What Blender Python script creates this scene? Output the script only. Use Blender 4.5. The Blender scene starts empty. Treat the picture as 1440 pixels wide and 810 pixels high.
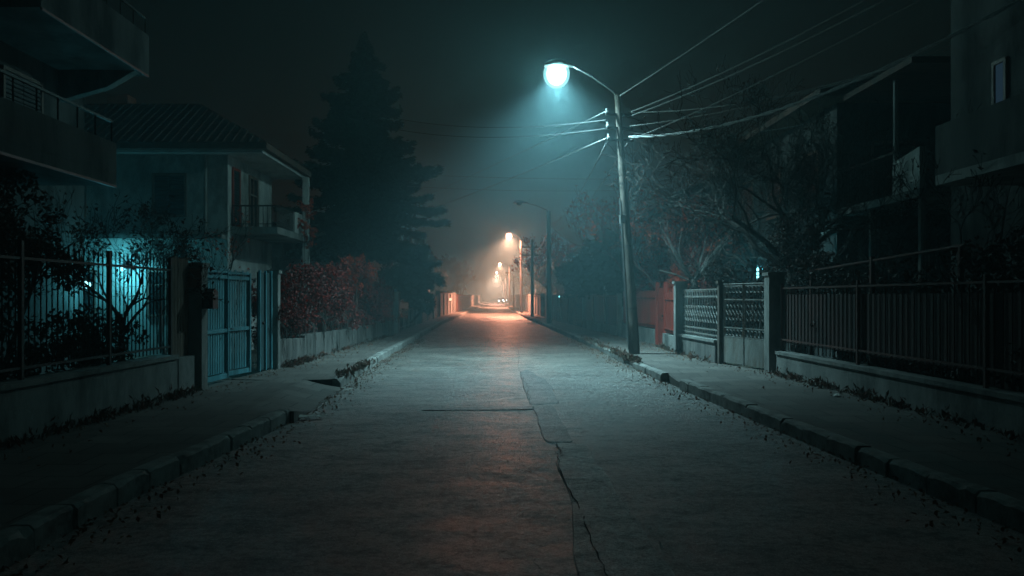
import bpy, math, random, zlib
import numpy as np
from mathutils import Vector, Matrix

random.seed(7)
rng = np.random.default_rng(11)
scene = bpy.context.scene
COL = scene.collection
R = math.radians
V = Vector

# ------------------------------------------------------------------ materials
def nodes_of(name):
    m = bpy.data.materials.new(name)
    m.use_nodes = True
    nt = m.node_tree
    for n in list(nt.nodes):
        nt.nodes.remove(n)
    out = nt.nodes.new('ShaderNodeOutputMaterial')
    return m, nt, out

def surf(name, c1, c2, scale=3.0, rough=0.8, bump=0.3, bscale=40.0, stretch=(1, 1, 1), stain=None,
         stain_scale=0.8, metallic=0.0, spec=0.4, detail=6.0, rough2=None, bdist=0.01):
    """plain weathered surface: two tones mixed by noise, a stain tone by a second noise, fine bump"""
    m, nt, out = nodes_of(name)
    N, L = nt.nodes.new, nt.links.new
    b = N('ShaderNodeBsdfPrincipled')
    L(b.outputs[0], out.inputs[0])
    g = N('ShaderNodeNewGeometry')
    mp = N('ShaderNodeMapping')
    mp.inputs['Scale'].default_value = stretch
    L(g.outputs['Position'], mp.inputs['Vector'])
    n1 = N('ShaderNodeTexNoise'); n1.inputs['Scale'].default_value = scale
    n1.inputs['Detail'].default_value = detail; n1.inputs['Roughness'].default_value = 0.62
    L(mp.outputs[0], n1.inputs['Vector'])
    r1 = N('ShaderNodeValToRGB')
    r1.color_ramp.elements[0].position = 0.35; r1.color_ramp.elements[1].position = 0.68
    r1.color_ramp.elements[0].color = (*c1, 1); r1.color_ramp.elements[1].color = (*c2, 1)
    L(n1.outputs['Fac'], r1.inputs[0])
    colour = r1.outputs[0]
    if stain:
        n2 = N('ShaderNodeTexNoise'); n2.inputs['Scale'].default_value = stain_scale
        n2.inputs['Detail'].default_value = 8; n2.inputs['Roughness'].default_value = 0.7
        L(mp.outputs[0], n2.inputs['Vector'])
        r2 = N('ShaderNodeValToRGB')
        r2.color_ramp.elements[0].position = 0.47; r2.color_ramp.elements[1].position = 0.66
        r2.color_ramp.elements[0].color = (0, 0, 0, 1); r2.color_ramp.elements[1].color = (1, 1, 1, 1)
        L(n2.outputs['Fac'], r2.inputs[0])
        mx = N('ShaderNodeMix'); mx.data_type = 'RGBA'
        L(r2.outputs[0], mx.inputs['Factor']); L(colour, mx.inputs['A'])
        mx.inputs['B'].default_value = (*stain, 1)
        colour = mx.outputs['Result']
    L(colour, b.inputs['Base Color'])
    if rough2 is not None:
        mr = N('ShaderNodeMapRange')
        mr.inputs['From Min'].default_value = 0.35; mr.inputs['From Max'].default_value = 0.65
        mr.inputs['To Min'].default_value = rough; mr.inputs['To Max'].default_value = rough2
        L(n1.outputs['Fac'], mr.inputs['Value']); L(mr.outputs[0], b.inputs['Roughness'])
    else:
        b.inputs['Roughness'].default_value = rough
    b.inputs['Metallic'].default_value = metallic
    b.inputs['Specular IOR Level'].default_value = spec
    if bump:
        n3 = N('ShaderNodeTexNoise'); n3.inputs['Scale'].default_value = bscale
        n3.inputs['Detail'].default_value = 4
        L(g.outputs['Position'], n3.inputs['Vector'])
        bp = N('ShaderNodeBump'); bp.inputs['Strength'].default_value = bump; bp.inputs['Distance'].default_value = bdist
        L(n3.outputs['Fac'], bp.inputs['Height']); L(bp.outputs[0], b.inputs['Normal'])
    return m

def leafmat(name, cols, rough=0.6, transl=0.25):
    """one tone per leaf, picked at random along a ramp"""
    m, nt, out = nodes_of(name)
    N, L = nt.nodes.new, nt.links.new
    g = N('ShaderNodeNewGeometry')
    r = N('ShaderNodeValToRGB')
    el = r.color_ramp.elements
    el[0].position = 0; el[0].color = (*cols[0], 1); el[1].position = 1; el[1].color = (*cols[-1], 1)
    for k, c in enumerate(cols[1:-1]):
        e = el.new((k + 1) / (len(cols) - 1)); e.color = (*c, 1)
    L(g.outputs['Random Per Island'], r.inputs[0])
    b = N('ShaderNodeBsdfPrincipled'); b.inputs['Roughness'].default_value = rough
    b.inputs['Specular IOR Level'].default_value = 0.3
    L(r.outputs[0], b.inputs['Base Color'])
    t = N('ShaderNodeBsdfTranslucent'); L(r.outputs[0], t.inputs['Color'])
    mx = N('ShaderNodeMixShader'); mx.inputs[0].default_value = transl
    L(b.outputs[0], mx.inputs[1]); L(t.outputs[0], mx.inputs[2]); L(mx.outputs[0], out.inputs[0])
    return m

def emit(name, col, strength):
    m, nt, out = nodes_of(name)
    e = nt.nodes.new('ShaderNodeEmission')
    e.inputs[0].default_value = (*col, 1); e.inputs[1].default_value = strength
    nt.links.new(e.outputs[0], out.inputs[0])
    return m

TEAL_LIGHT = (0.50, 0.95, 1.05)
CYAN_LIGHT = (0.10, 0.72, 0.90)
PEACH_LIGHT = (1.0, 0.36, 0.21)

M = {}
def asphalt(name, c1, c2, dark, rA, rB):
    m, nt, out = nodes_of(name)
    N, L = nt.nodes.new, nt.links.new
    b = N('ShaderNodeBsdfPrincipled'); L(b.outputs[0], out.inputs[0])
    g = N('ShaderNodeNewGeometry')
    def noise(scale, st, det=6, ro=.6):
        mp = N('ShaderNodeMapping'); mp.inputs['Scale'].default_value = st
        L(g.outputs['Position'], mp.inputs['Vector'])
        n = N('ShaderNodeTexNoise'); n.inputs['Scale'].default_value = scale
        n.inputs['Detail'].default_value = det; n.inputs['Roughness'].default_value = ro
        L(mp.outputs[0], n.inputs['Vector']); return n
    def ramp(src, p0, p1, a, c):
        r = N('ShaderNodeValToRGB'); e = r.color_ramp.elements
        e[0].position = p0; e[1].position = p1; e[0].color = (*a, 1); e[1].color = (*c, 1)
        L(src, r.inputs[0]); return r.outputs[0]
    def mix(fac, a, c, mode='MIX'):
        x = N('ShaderNodeMix'); x.data_type = 'RGBA'; x.blend_type = mode
        if isinstance(fac, float): x.inputs['Factor'].default_value = fac
        else: L(fac, x.inputs['Factor'])
        for s, v in (('A', a), ('B', c)):
            if isinstance(v, tuple): x.inputs[s].default_value = (*v, 1)
            else: L(v, x.inputs[s])
        return x.outputs['Result']
    big = noise(0.7, (0.8, 1.0, 1), 8, .62)             # worn and oily blotches
    fine = noise(85, (1, 1, 1), 3, .75)                 # stone grain
    coarse = noise(14, (1, 1, 1), 9, .88)
    grit = N('ShaderNodeTexVoronoi'); grit.inputs['Scale'].default_value = 75
    L(g.outputs['Position'], grit.inputs['Vector'])
    mid = noise(3.2, (0.65, 1, 1), 9, .72)
    # crazed cracks: cell edges of a warped voronoi, only where the surface is tired
    wp = N('ShaderNodeMix'); wp.data_type = 'RGBA'; wp.blend_type = 'ADD'; wp.inputs['Factor'].default_value = .35
    warp = noise(2.3, (1, 1, 1), 6, .7)
    L(g.outputs['Position'], wp.inputs['A']); L(warp.outputs['Color'], wp.inputs['B'])
    vc = N('ShaderNodeTexVoronoi'); vc.feature = 'DISTANCE_TO_EDGE'; vc.inputs['Scale'].default_value = 1.7
    L(wp.outputs['Result'], vc.inputs['Vector'])
    tired = noise(0.33, (1, 1, 1), 4, .5)
    line = ramp(vc.outputs['Distance'], .004, .020, (1, 1, 1), (0, 0, 0))
    crk = mix(1.0, line, ramp(tired.outputs['Fac'], .50, .60, (0, 0, 0), (1, 1, 1)), 'MULTIPLY')
    col = ramp(big.outputs['Fac'], .36, .64, c1, c2)
    col = mix(ramp(mid.outputs['Fac'], .52, .66, (0, 0, 0), (.85, .85, .85)), col, dark)
    col = mix(0.8, col, ramp(coarse.outputs['Fac'], .38, .62, (.28, .28, .28), (1.75, 1.75, 1.75)), 'MULTIPLY')
    col = mix(0.8, col, ramp(fine.outputs['Fac'], .35, .65, (.2, .2, .2), (1.9, 1.9, 1.9)), 'MULTIPLY')
    gl = ramp(grit.outputs['Color'], .84, .92, (0, 0, 0), (1, 1, 1))
    col = mix(gl, col, (.21, .21, .205))
    col = mix(crk, col, (.012, .012, .012))
    L(col, b.inputs['Base Color'])
    mr = N('ShaderNodeMapRange'); mr.inputs['From Min'].default_value = .35; mr.inputs['From Max'].default_value = .65
    mr.inputs['To Min'].default_value = rA; mr.inputs['To Max'].default_value = rB
    L(mid.outputs['Fac'], mr.inputs['Value']); L(mr.outputs[0], b.inputs['Roughness'])
    sp = N('ShaderNodeMapRange'); sp.inputs['From Min'].default_value = .40; sp.inputs['From Max'].default_value = .60
    sp.inputs['To Min'].default_value = .12; sp.inputs['To Max'].default_value = .85
    L(coarse.outputs['Fac'], sp.inputs['Value']); L(sp.outputs[0], b.inputs['Specular IOR Level'])
    def mul(src, k):
        q = N('ShaderNodeMath'); q.operation = 'MULTIPLY'; q.inputs[1].default_value = k; L(src, q.inputs[0]); return q.outputs[0]
    def add(p, q_):
        q = N('ShaderNodeMath'); q.operation = 'ADD'; L(p, q.inputs[0]); L(q_, q.inputs[1]); return q.outputs[0]
    hgt = add(add(mul(fine.outputs['Fac'], .9), mul(coarse.outputs['Fac'], 2.6)), add(mul(mid.outputs['Fac'], .5), mul(crk, -1.5)))
    bp = N('ShaderNodeBump'); bp.inputs['Strength'].default_value = .8; bp.inputs['Distance'].default_value = .013
    L(hgt, bp.inputs['Height']); L(bp.outputs[0], b.inputs['Normal'])
    return m

M['asphalt'] = asphalt('asphalt', (.070, .065, .059), (.160, .147, .13), (.038, .037, .035), .30, .54)
M['asphalt_new'] = asphalt('asphalt_patch', (.042, .042, .042), (.075, .075, .073), (.028, .028, .028), .4, .6)
M['asphalt_rough'] = asphalt('asphalt_worn', (.20, .20, .19), (.42, .41, .39), (.06, .06, .06), .40, .65)
M['tar'] = surf('tar_seam', (.016, .016, .017), (.034, .034, .034), 8, .95, .4, 60, spec=.1)
M['soil'] = surf('soil', (.030, .024, .018), (.075, .06, .045), 1.2, .95, .6, 12, stain=(.03, .035, .02))
M['pavement'] = surf('pavement_concrete', (.075, .064, .057), (.135, .12, .107), 2.2, .85, .7, 45, stain=(.075, .062, .052), stain_scale=1.1)
def add_joints(m, bw, bh, size, dark):
    nt = m.node_tree; N, L = nt.nodes.new, nt.links.new
    b = [n for n in nt.nodes if n.type == 'BSDF_PRINCIPLED'][0]
    src = b.inputs['Base Color'].links[0].from_socket
    g = N('ShaderNodeNewGeometry'); nz = N('ShaderNodeTexNoise'); nz.inputs['Scale'].default_value = 3; nz.inputs['Detail'].default_value = 5
    L(g.outputs['Position'], nz.inputs['Vector'])
    wv = N('ShaderNodeMix'); wv.data_type = 'RGBA'; wv.blend_type = 'ADD'; wv.inputs['Factor'].default_value = .05
    L(g.outputs['Position'], wv.inputs['A']); L(nz.outputs['Color'], wv.inputs['B'])
    br = N('ShaderNodeTexBrick'); br.inputs['Scale'].default_value = 1; br.inputs['Brick Width'].default_value = bw; br.inputs['Row Height'].default_value = bh
    br.inputs['Mortar Size'].default_value = size; br.inputs['Mortar Smooth'].default_value = .3
    br.inputs['Color1'].default_value = (.75, .75, .75, 1); br.inputs['Color2'].default_value = (1.15, 1.15, 1.15, 1); br.inputs['Mortar'].default_value = (dark, dark, dark, 1)
    L(wv.outputs['Result'], br.inputs['Vector'])
    mx = N('ShaderNodeMix'); mx.data_type = 'RGBA'; mx.blend_type = 'MULTIPLY'; mx.inputs['Factor'].default_value = 1
    L(src, mx.inputs['A']); L(br.outputs['Color'], mx.inputs['B']); L(mx.outputs['Result'], b.inputs['Base Color'])
add_joints(M['pavement'], .52, .5, .012, .35)
M['kerb'] = surf('kerb_concrete', (.15, .145, .135), (.29, .28, .26), 3.5, .85, .8, 35, stain=(.06, .055, .05), stain_scale=2.5)
M['concrete'] = surf('wall_concrete', (.14, .14, .13), (.26, .25, .235), 2.5, .85, .6, 30, (1, 1, .45), (.06, .06, .055), 1.3)
M['streak'] = surf('streaked_concrete', (.05, .046, .043), (.15, .138, .128), 5, .85, .6, 30, (1, 1, .18), (.045, .045, .04), 4)
M['plaster'] = surf('old_plaster', (.27, .26, .25), (.43, .42, .395), 1.6, .88, .35, 25, (1, 1, .5), (.09, .085, .075), .9, spec=.2)
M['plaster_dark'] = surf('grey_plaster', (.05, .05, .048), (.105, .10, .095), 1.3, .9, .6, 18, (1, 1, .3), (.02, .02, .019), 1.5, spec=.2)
M['plaster_white'] = surf('white_plaster', (.30, .30, .29), (.45, .44, .42), 2, .8, .3, 25, (1, 1, .5), (.25, .24, .22), 1.2)
M['roof'] = surf('roof_tiles', (.055, .032, .025), (.11, .06, .045), 4, .8, .8, 14, (1, 3, 1), (.03, .028, .022), .8)
M['pole'] = surf('pole_concrete', (.06, .048, .041), (.125, .102, .088), 9, .95, .9, 30, (1, 1, .25), (.03, .027, .025), 3, spec=.06)
M['darkpole'] = surf('pole_dark', (.05, .055, .055), (.09, .09, .09), 4, .6, .3, 50)
M['iron'] = surf('wrought_iron', (.018, .016, .015), (.045, .036, .03), 8, .6, .3, 60, metallic=.3)
M['rust'] = surf('rusty_iron', (.06, .017, .012), (.13, .032, .02), 6, .75, .4, 50, stain=(.03, .02, .017), stain_scale=3)
M['rust_sheet'] = surf('rusty_sheet', (.032, .010, .008), (.07, .019, .014), 3, .8, .4, 30, (1, 1, .4), stain=(.02, .014, .012), stain_scale=2)
M['teal_paint'] = surf('teal_gate_paint', (.06, .25, .30), (.12, .38, .44), 5, .5, .2, 50, (1, 1, .25), (.03, .09, .10), 2)
M['teal_dark'] = surf('dark_teal_paint', (.015, .05, .058), (.03, .085, .095), 4, .55, .2, 40, (1, 1, .3))
M['white_iron'] = surf('pale_painted_iron', (.12, .12, .115), (.21, .205, .195), 8, .6, .3, 60, stain=(.13, .08, .055), stain_scale=5)
M['gate_grey'] = surf('grey_painted_steel', (.13, .13, .12), (.22, .215, .20), 5, .6, .3, 50, (1, 1, .3), stain=(.10, .06, .04), stain_scale=3)
M['red_paint'] = surf('red_gate_paint', (.20, .020, .012), (.32, .038, .02), 4, .55, .3, 40, (1, 1, .3), (.12, .02, .014), 2)
M['brick'] = surf('red_brick_wall', (.18, .07, .045), (.29, .12, .075), 6, .9, .7, 22, (1, 1, 3), (.1, .06, .05), 1.5)
M['wood'] = surf('weathered_board', (.07, .045, .03), (.14, .095, .065), 4, .8, .5, 40, (3, 3, .3))
M['bark'] = surf('bark', (.018, .015, .013), (.045, .038, .032), 10, .9, .8, 30, (1, 1, .3))
M['bark_pale'] = surf('pale_bark', (.10, .094, .086), (.17, .16, .145), 8, .85, .6, 30, (1, 1, .4), stain=(.08, .075, .07), stain_scale=4)
M['bark_red'] = surf('reddish_twig', (.06, .025, .02), (.13, .055, .042), 8, .85, .5, 40)
M['glass'] = surf('dark_glass', (.008, .010, .011), (.014, .016, .017), 1.5, .12, 0, 1, spec=.6)
M['shutter'] = surf('dark_shutter', (.008, .010, .011), (.016, .019, .02), 5, .6, .4, 30, (1, 1, 6))
M['frame'] = surf('painted_frame', (.10, .06, .045), (.17, .10, .075), 5, .6, .2, 40)
M['black'] = surf('black_metal', (.012, .012, .012), (.03, .03, .03), 6, .5, .2, 60)
M['lamp_metal'] = surf('grey_lamp_metal', (.10, .105, .105), (.17, .175, .175), 6, .5, .2, 60, metallic=.5)
M['cable'] = surf('weathered_cable', (.15, .145, .14), (.30, .29, .28), 12, .5, .2, 80)
M['cable_dark'] = surf('black_cable', (.015, .015, .015), (.04, .04, .04), 12, .5, .2, 80)
M['ceramic'] = surf('white_ceramic', (.16, .16, .155), (.24, .24, .23), 6, .5, 0, 1)
M['paper'] = surf('scrap_paper', (.45, .43, .40), (.62, .6, .57), 9, .9, .4, 20, stain=(.2, .18, .15), stain_scale=4)
M['grit'] = surf('stone_grit', (.10, .10, .095), (.42, .41, .39), 60, .6, 0, 1)
M['carpaint'] = surf('silver_car_paint', (.20, .20, .21), (.26, .26, .27), 3, .3, 0, 1, metallic=.5)
M['rubber'] = surf('tyre_rubber', (.012, .012, .012), (.02, .02, .02), 6, .8, .3, 40)
M['needle'] = leafmat('conifer_needles', [(.006, .013, .010), (.012, .026, .018), (.018, .036, .022)], .7, .1)
M['evergreen'] = leafmat('evergreen_leaves', [(.010, .020, .013), (.02, .038, .022), (.03, .05, .028)], .55, .15)
M['dull_leaf'] = leafmat('dull_autumn_leaves', [(.02, .018, .012), (.034, .022, .014), (.07, .018, .013)], .6, .25)
M['red_leaf'] = leafmat('red_autumn_leaves', [(.22, .024, .014), (.46, .045, .02), (.62, .08, .035), (.42, .07, .03), (.07, .03, .018)], .6, .3)
M['red_dark_leaf'] = leafmat('dark_red_creeper_leaves', [(.025, .011, .010), (.09, .012, .010), (.21, .017, .014), (.018, .014, .011), (.33, .026, .018), (.025, .013, .011)], .6, .25)
M['dead_leaf'] = leafmat('dead_leaves', [(.09, .04, .022), (.17, .07, .035), (.13, .035, .02), (.20, .13, .07)], .8, .1)
M['weed'] = leafmat('dry_weeds', [(.05, .025, .016), (.12, .035, .02), (.04, .035, .02), (.08, .05, .028)], .8, .2)

M['bulb_teal'] = emit('lit_mercury_lamp', (.42, 1.0, .97), 420)
_m = M['bulb_teal']; _nt = _m.node_tree
_o = [n for n in _nt.nodes if n.type == 'OUTPUT_MATERIAL'][0]; _e = [n for n in _nt.nodes if n.type == 'EMISSION'][0]
_t = _nt.nodes.new('ShaderNodeBsdfTransparent'); _x = _nt.nodes.new('ShaderNodeMixShader'); _x.inputs[0].default_value = .5   # bulb
_nt.links.new(_t.outputs[0], _x.inputs[1]); _nt.links.new(_e.outputs[0], _x.inputs[2]); _nt.links.new(_x.outputs[0], _o.inputs[0])
def clear_emit(name, col, strength, fac):  # emission mixed with transparency, for bulbs and the glare shells round them
    m, nt, out = nodes_of(name)
    e = nt.nodes.new('ShaderNodeEmission'); e.inputs[0].default_value = (*col, 1); e.inputs[1].default_value = strength
    t = nt.nodes.new('ShaderNodeBsdfTransparent'); x = nt.nodes.new('ShaderNodeMixShader'); x.inputs[0].default_value = fac
    nt.links.new(t.outputs[0], x.inputs[1]); nt.links.new(e.outputs[0], x.inputs[2]); nt.links.new(x.outputs[0], out.inputs[0])
    return m
M['frosted_bowl'] = clear_emit('lit_frosted_bowl', (.42, .98, 1.0), 1.7, .3)  # teal and peach shells: lamp glare imitated by glowing see-through colour
M['frosted_mid'] = clear_emit('lit_frosted_inner_bowl', (.62, 1.0, 1.0), 7, .3)
M['frosted_peach'] = clear_emit('lit_peach_bowl', (1.0, .50, .36), 1.7, .35)
M['frosted_mid_peach'] = clear_emit('lit_peach_inner_bowl', (1.0, .72, .56), 4, .35)
M['bulb_peach'] = clear_emit('lit_sodium_lamp', (1.0, .62, .42), 120, .5)
M['bulb_white'] = emit('lit_far_lamp', (.95, 1.0, .92), 120)
M['headlight'] = emit('lit_headlight', (.80, 1.0, 1.0), 90)
M['bulb_cyan'] = emit('lit_yard_lamp', (.30, .92, 1.0), 3)
M['gate_bulb'] = emit('lit_gate_lamp', (1.0, .55, .35), 3)
M['lit_pane'] = emit('dim_lit_pane', (.10, .22, .34), .11)

# ------------------------------------------------------------------ mesh builder
class MB:
    def __init__(s):
        s.v = []; s.f = []
    def add(s, vs, fs):
        o = len(s.v)
        s.v.extend([tuple(p) for p in vs])
        s.f.extend([tuple(i + o for i in f) for f in fs])
        return s
    def box(s, x0, x1, y0, y1, z0, z1):
        vs = [(x0, y0, z0), (x1, y0, z0), (x1, y1, z0), (x0, y1, z0), (x0, y0, z1), (x1, y0, z1), (x1, y1, z1), (x0, y1, z1)]
        return s.add(vs, [(0, 3, 2, 1), (4, 5, 6, 7), (0, 1, 5, 4), (1, 2, 6, 5), (2, 3, 7, 6), (3, 0, 4, 7)])
    def bar(s, a, b, th, z0, z1, z0b=None, z1b=None, side=0.0):
        """upright slab from a to b (x, y), th thick, from z0 to z1; side moves it sideways"""
        a = V((a[0], a[1])); b = V((b[0], b[1]))
        d = (b - a).normalized(); n = V((-d.y, d.x))
        z0b = z0 if z0b is None else z0b; z1b = z1 if z1b is None else z1b
        p = [a + n * (side - th / 2), b + n * (side - th / 2), b + n * (side + th / 2), a + n * (side + th / 2)]
        zz0 = (z0, z0b, z0b, z0); zz1 = (z1, z1b, z1b, z1)
        vs = [(p[i].x, p[i].y, zz0[i]) for i in range(4)] + [(p[i].x, p[i].y, zz1[i]) for i in range(4)]
        return s.add(vs, [(0, 3, 2, 1), (4, 5, 6, 7), (0, 1, 5, 4), (1, 2, 6, 5), (2, 3, 7, 6), (3, 0, 4, 7)])
    def tube(s, pts, rad, n=6, cap=True):
        pts = [V(p) for p in pts]
        if isinstance(rad, (int, float)):
            rad = [rad] * len(pts)
        o = len(s.v)
        up = V((0, 0, 1))
        for i, p in enumerate(pts):
            t = (pts[min(i + 1, len(pts) - 1)] - pts[max(i - 1, 0)])
            if t.length < 1e-9: t = V((0, 0, 1))
            t.normalize()
            a = t.cross(up if abs(t.z) < .93 else V((1, 0, 0))).normalized()
            c = t.cross(a)
            for k in range(n):
                an = 2 * math.pi * k / n
                s.v.append(tuple(p + (a * math.cos(an) + c * math.sin(an)) * rad[i]))
        for i in range(len(pts) - 1):
            for k in range(n):
                k2 = (k + 1) % n
                s.f.append((o + i * n + k, o + i * n + k2, o + (i + 1) * n + k2, o + (i + 1) * n + k))
        if cap:
            s.f.append(tuple(o + k for k in reversed(range(n))))
            e = o + (len(pts) - 1) * n
            s.f.append(tuple(e + k for k in range(n)))
        return s
    def ring(s, c, axis_u, axis_v, r, th, n=14):
        c = V(c); u = V(axis_u).normalized(); w = V(axis_v).normalized()
        pts = [c + u * math.cos(2 * math.pi * k / n) * r + w * math.sin(2 * math.pi * k / n) * r for k in range(n + 1)]
        return s.tube(pts, th, 4, False)
    def prism(s, poly, axis, t0, t1):
        """poly of 2-D points extruded along 'x' or 'y'"""
        n = len(poly)
        mk = (lambda p, t: (t, p[0], p[1])) if axis == 'x' else (lambda p, t: (p[0], t, p[1]))
        vs = [mk(p, t0) for p in poly] + [mk(p, t1) for p in poly]
        fs = [tuple(range(n)), tuple(reversed(range(n, 2 * n)))]
        fs += [(k, k + n, (k + 1) % n + n, (k + 1) % n) for k in range(n)]
        return s.add(vs, fs)
    def sphere(s, c, r, nu=12, nv=8, sc=(1, 1, 1)):
        o = len(s.v)
        for j in range(nv + 1):
            th = math.pi * j / nv
            for k in range(nu):
                ph = 2 * math.pi * k / nu
                s.v.append((c[0] + r * sc[0] * math.sin(th) * math.cos(ph), c[1] + r * sc[1] * math.sin(th) * math.sin(ph), c[2] + r * sc[2] * math.cos(th)))
        for j in range(nv):
            for k in range(nu):
                k2 = (k + 1) % nu
                s.f.append((o + j * nu + k, o + (j + 1) * nu + k, o + (j + 1) * nu + k2, o + j * nu + k2))
        return s
    def leaves(s, C, size, aspect=.55, normal=None, jitter=.45, axis=None):
        """a diamond leaf at each point of C"""
        C = np.asarray(C); n = len(C)
        if n == 0: return s
        if axis is None:
            a = rng.normal(size=(n, 3))
        else:
            a = np.asarray(axis) + rng.normal(size=(n, 3)) * jitter
        a /= np.linalg.norm(a, axis=1)[:, None]
        q = rng.normal(size=(n, 3))
        if normal is not None:
            q = np.cross(np.asarray(normal)[None, :] + rng.normal(size=(n, 3)) * .35, a)
        b = q - (q * a).sum(1)[:, None] * a
        b /= np.linalg.norm(b, axis=1)[:, None] + 1e-9
        sz = size * (0.6 + .8 * rng.random(n))[:, None]
        w = sz * aspect
        nn = np.cross(a, b) * sz * .16
        P = np.stack([C - a * sz * .5, C + b * w * .5 + nn, C + a * sz * .5, C - b * w * .5 + nn], 1).reshape(-1, 3)
        o = len(s.v)
        s.v.extend(map(tuple, P.tolist()))
        s.f.extend([(o + 4 * i, o + 4 * i + 1, o + 4 * i + 2, o + 4 * i + 3) for i in range(n)])
        return s
    def build(s, name, mat, parent=None, smooth=False, label=None):
        off = V((0, 0, 0)); p = parent
        while p is not None:
            off += p.location; p = p.parent
        me = bpy.data.meshes.new(name)
        vv = [(x - off.x, y - off.y, z - off.z) for x, y, z in s.v]
        me.from_pydata(vv, [], s.f)
        me.materials.append(mat if not isinstance(mat, str) else M[mat])
        if smooth:
            me.polygons.foreach_set('use_smooth', [True] * len(me.polygons))
        me.update()
        ob = bpy.data.objects.new(name, me)
        COL.objects.link(ob)
        if parent is not None: ob.parent = parent
        if label: ob['label'] = label
        return ob

def tag(o, label, cat, group=None):
    o['label'] = label; o['category'] = cat
    if group: o['group'] = group
    return o

def thing(name, label, cat, loc, group=None):
    global rng
    sd = zlib.crc32(label.encode()); random.seed(sd); rng = np.random.default_rng(sd)   # each thing keeps its own shape
    o = bpy.data.objects.new(name, None)
    o.empty_display_size = .3
    o.location = loc
    COL.objects.link(o)
    return tag(o, label, cat, group)

def struct(name, mb, mat, kind='structure'):
    o = mb.build(name, mat); o['kind'] = kind
    return o

def lerp_line(tab):
    ys = [t[0] for t in tab]; xs = [t[1] for t in tab]
    return lambda y: float(np.interp(y, ys, xs))

# ------------------------------------------------------------------ lines of the street (X at each distance Y)
KL = lerp_line([(-20, -3.0), (6.8, -2.90), (11, -2.62), (15, -2.72), (21.6, -2.88), (51, -3.15), (83, -2.9), (160, -2.6), (430, -2.6)])
KR = lerp_line([(-20, 3.7), (5, 3.62), (7.5, 3.5), (10.4, 3.38), (13, 3.3), (16.5, 3.15), (29.5, 3.05), (47, 2.68), (64, 2.28), (83, 2.08), (160, 1.85), (430, 1.85)])
FL = lerp_line([(-20, -5.1), (5, -4.95), (13.4, -4.77), (17, -4.5), (32, -4.05), (60, -4.35), (90, -4.0), (160, -3.9), (430, -3.9)])
FR = lerp_line([(-20, 5.7), (5, 5.6), (16.7, 5.45), (18.5, 4.95), (22, 4.82), (25.6, 5.0), (33, 4.65), (40, 4.3), (55, 3.75), (83, 3.3), (160, 3.2), (430, 3.2)])

def jz(x, y, a):
    return a * (math.sin(x * 2.1 + y * .83) + math.sin(y * 1.7 - x * 1.3) + .6 * math.sin(y * 4.1 + x * 3.3)) / 2.6

def strip(ys, xa, xb, za, zb, n=6, wob=0.0):
    mb = MB()
    for y in ys:
        for k in range(n + 1):
            t = k / n
            x = xa(y) * (1 - t) + xb(y) * t
            e = min(t, 1 - t) * 4
            mb.v.append((x, y, za(y) * (1 - t) + zb(y) * t + jz(x, y, wob) * min(1, e)))
    w = n + 1
    for i in range(len(ys) - 1):
        for k in range(n):
            mb.f.append((i * w + k, i * w + k + 1, (i + 1) * w + k + 1, (i + 1) * w + k))
    return mb

def rangef(a, b, st):
    n = max(1, int(round((b - a) / st)))
    return [a + (b - a) * i / n for i in range(n + 1)]

YEND = 420
mb = MB()
gx = [-300, -120, -40, -15, 0, 15, 40, 120, 300]; gy = [-60, 0, 40, 100, 200, 400, 700]
for y in gy:
    for x in gx: mb.v.append((x, y, -.06))
for j in range(len(gy) - 1):
    for i in range(len(gx) - 1):
        a = j * len(gx) + i; mb.f.append((a, a + 1, a + 1 + len(gx), a + len(gx)))
struct('ground', mb, 'soil')
ys = rangef(-15, 60, .5) + rangef(62, YEND, 6)
struct('road', strip(ys, lambda y: KL(y) - .06, lambda y: KR(y) + .06, lambda y: -.01, lambda y: -.01, 12, .018), 'asphalt')

# pavements: left (before the drive, the sloping drive, after it) and right (with its low crossing)
flat = lambda z: (lambda y: z)
def pav(name, y0, y1, st, xa, xb, za, zb, wob=.02):
    m = strip(rangef(y0, y1, st), xa, xb, za, zb, 5, wob)
    for row in (0, len(m.v) - 6):          # close both ends down to the ground
        o = len(m.v)
        m.v.extend([(m.v[row + k][0], m.v[row + k][1], -.1) for k in range(6)])
        for k in range(5): m.f.append((row + k, row + k + 1, o + k + 1, o + k))
    nr = len(rangef(y0, y1, st)); o = len(m.v); e = 5 if xb(y0) > xa(y0) and xa(y0) < 0 else 0
    for i in range(nr): p = m.v[i * 6 + e]; m.v.append((p[0], p[1], -.1))
    for i in range(nr - 1): m.f.append((i * 6 + e, (i + 1) * 6 + e, o + i + 1, o + i))
    struct(name, m, 'pavement')
pav('pavement', -15, 10.9, .4, lambda y: FL(y) + .02, lambda y: KL(y) - .15, flat(.15), flat(.15))
pav('driveway', 10.9, 14.98, .2, lambda y: FL(y) - 3.2, lambda y: KL(y) - .6, flat(.15), flat(.145), .012)
pav('driveway', 10.9, 14.98, .2, lambda y: KL(y) - .6, lambda y: KL(y) + .05, flat(.145),
    lambda y: .145 - .14 * min(1, max(0, (y - 10.9) / 1.0)), .012)
pav('pavement', 14.98, 62, .4, lambda y: FL(y) + .02, lambda y: KL(y) - .15, flat(.16), flat(.16))
pav('pavement', 62, YEND, 6, lambda y: FL(y) + .02, lambda y: KL(y) - .15, flat(.15), flat(.15), 0)
def zR(y):      # the kerb line dips at the crossing in front of the gate
    return .15 - .10 * max(0, 1 - abs(y - 15.6) / 1.0)
pav('pavement', -15, 62, .3, lambda y: KR(y) + .15, lambda y: FR(y) - .02, zR, flat(.15))
pav('pavement', 62, YEND, 6, lambda y: KR(y) + .15, lambda y: FR(y) - .02, flat(.15), flat(.15), 0)
ysy = rangef(-15, 60, 2.5) + rangef(64, YEND, 12)
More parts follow.
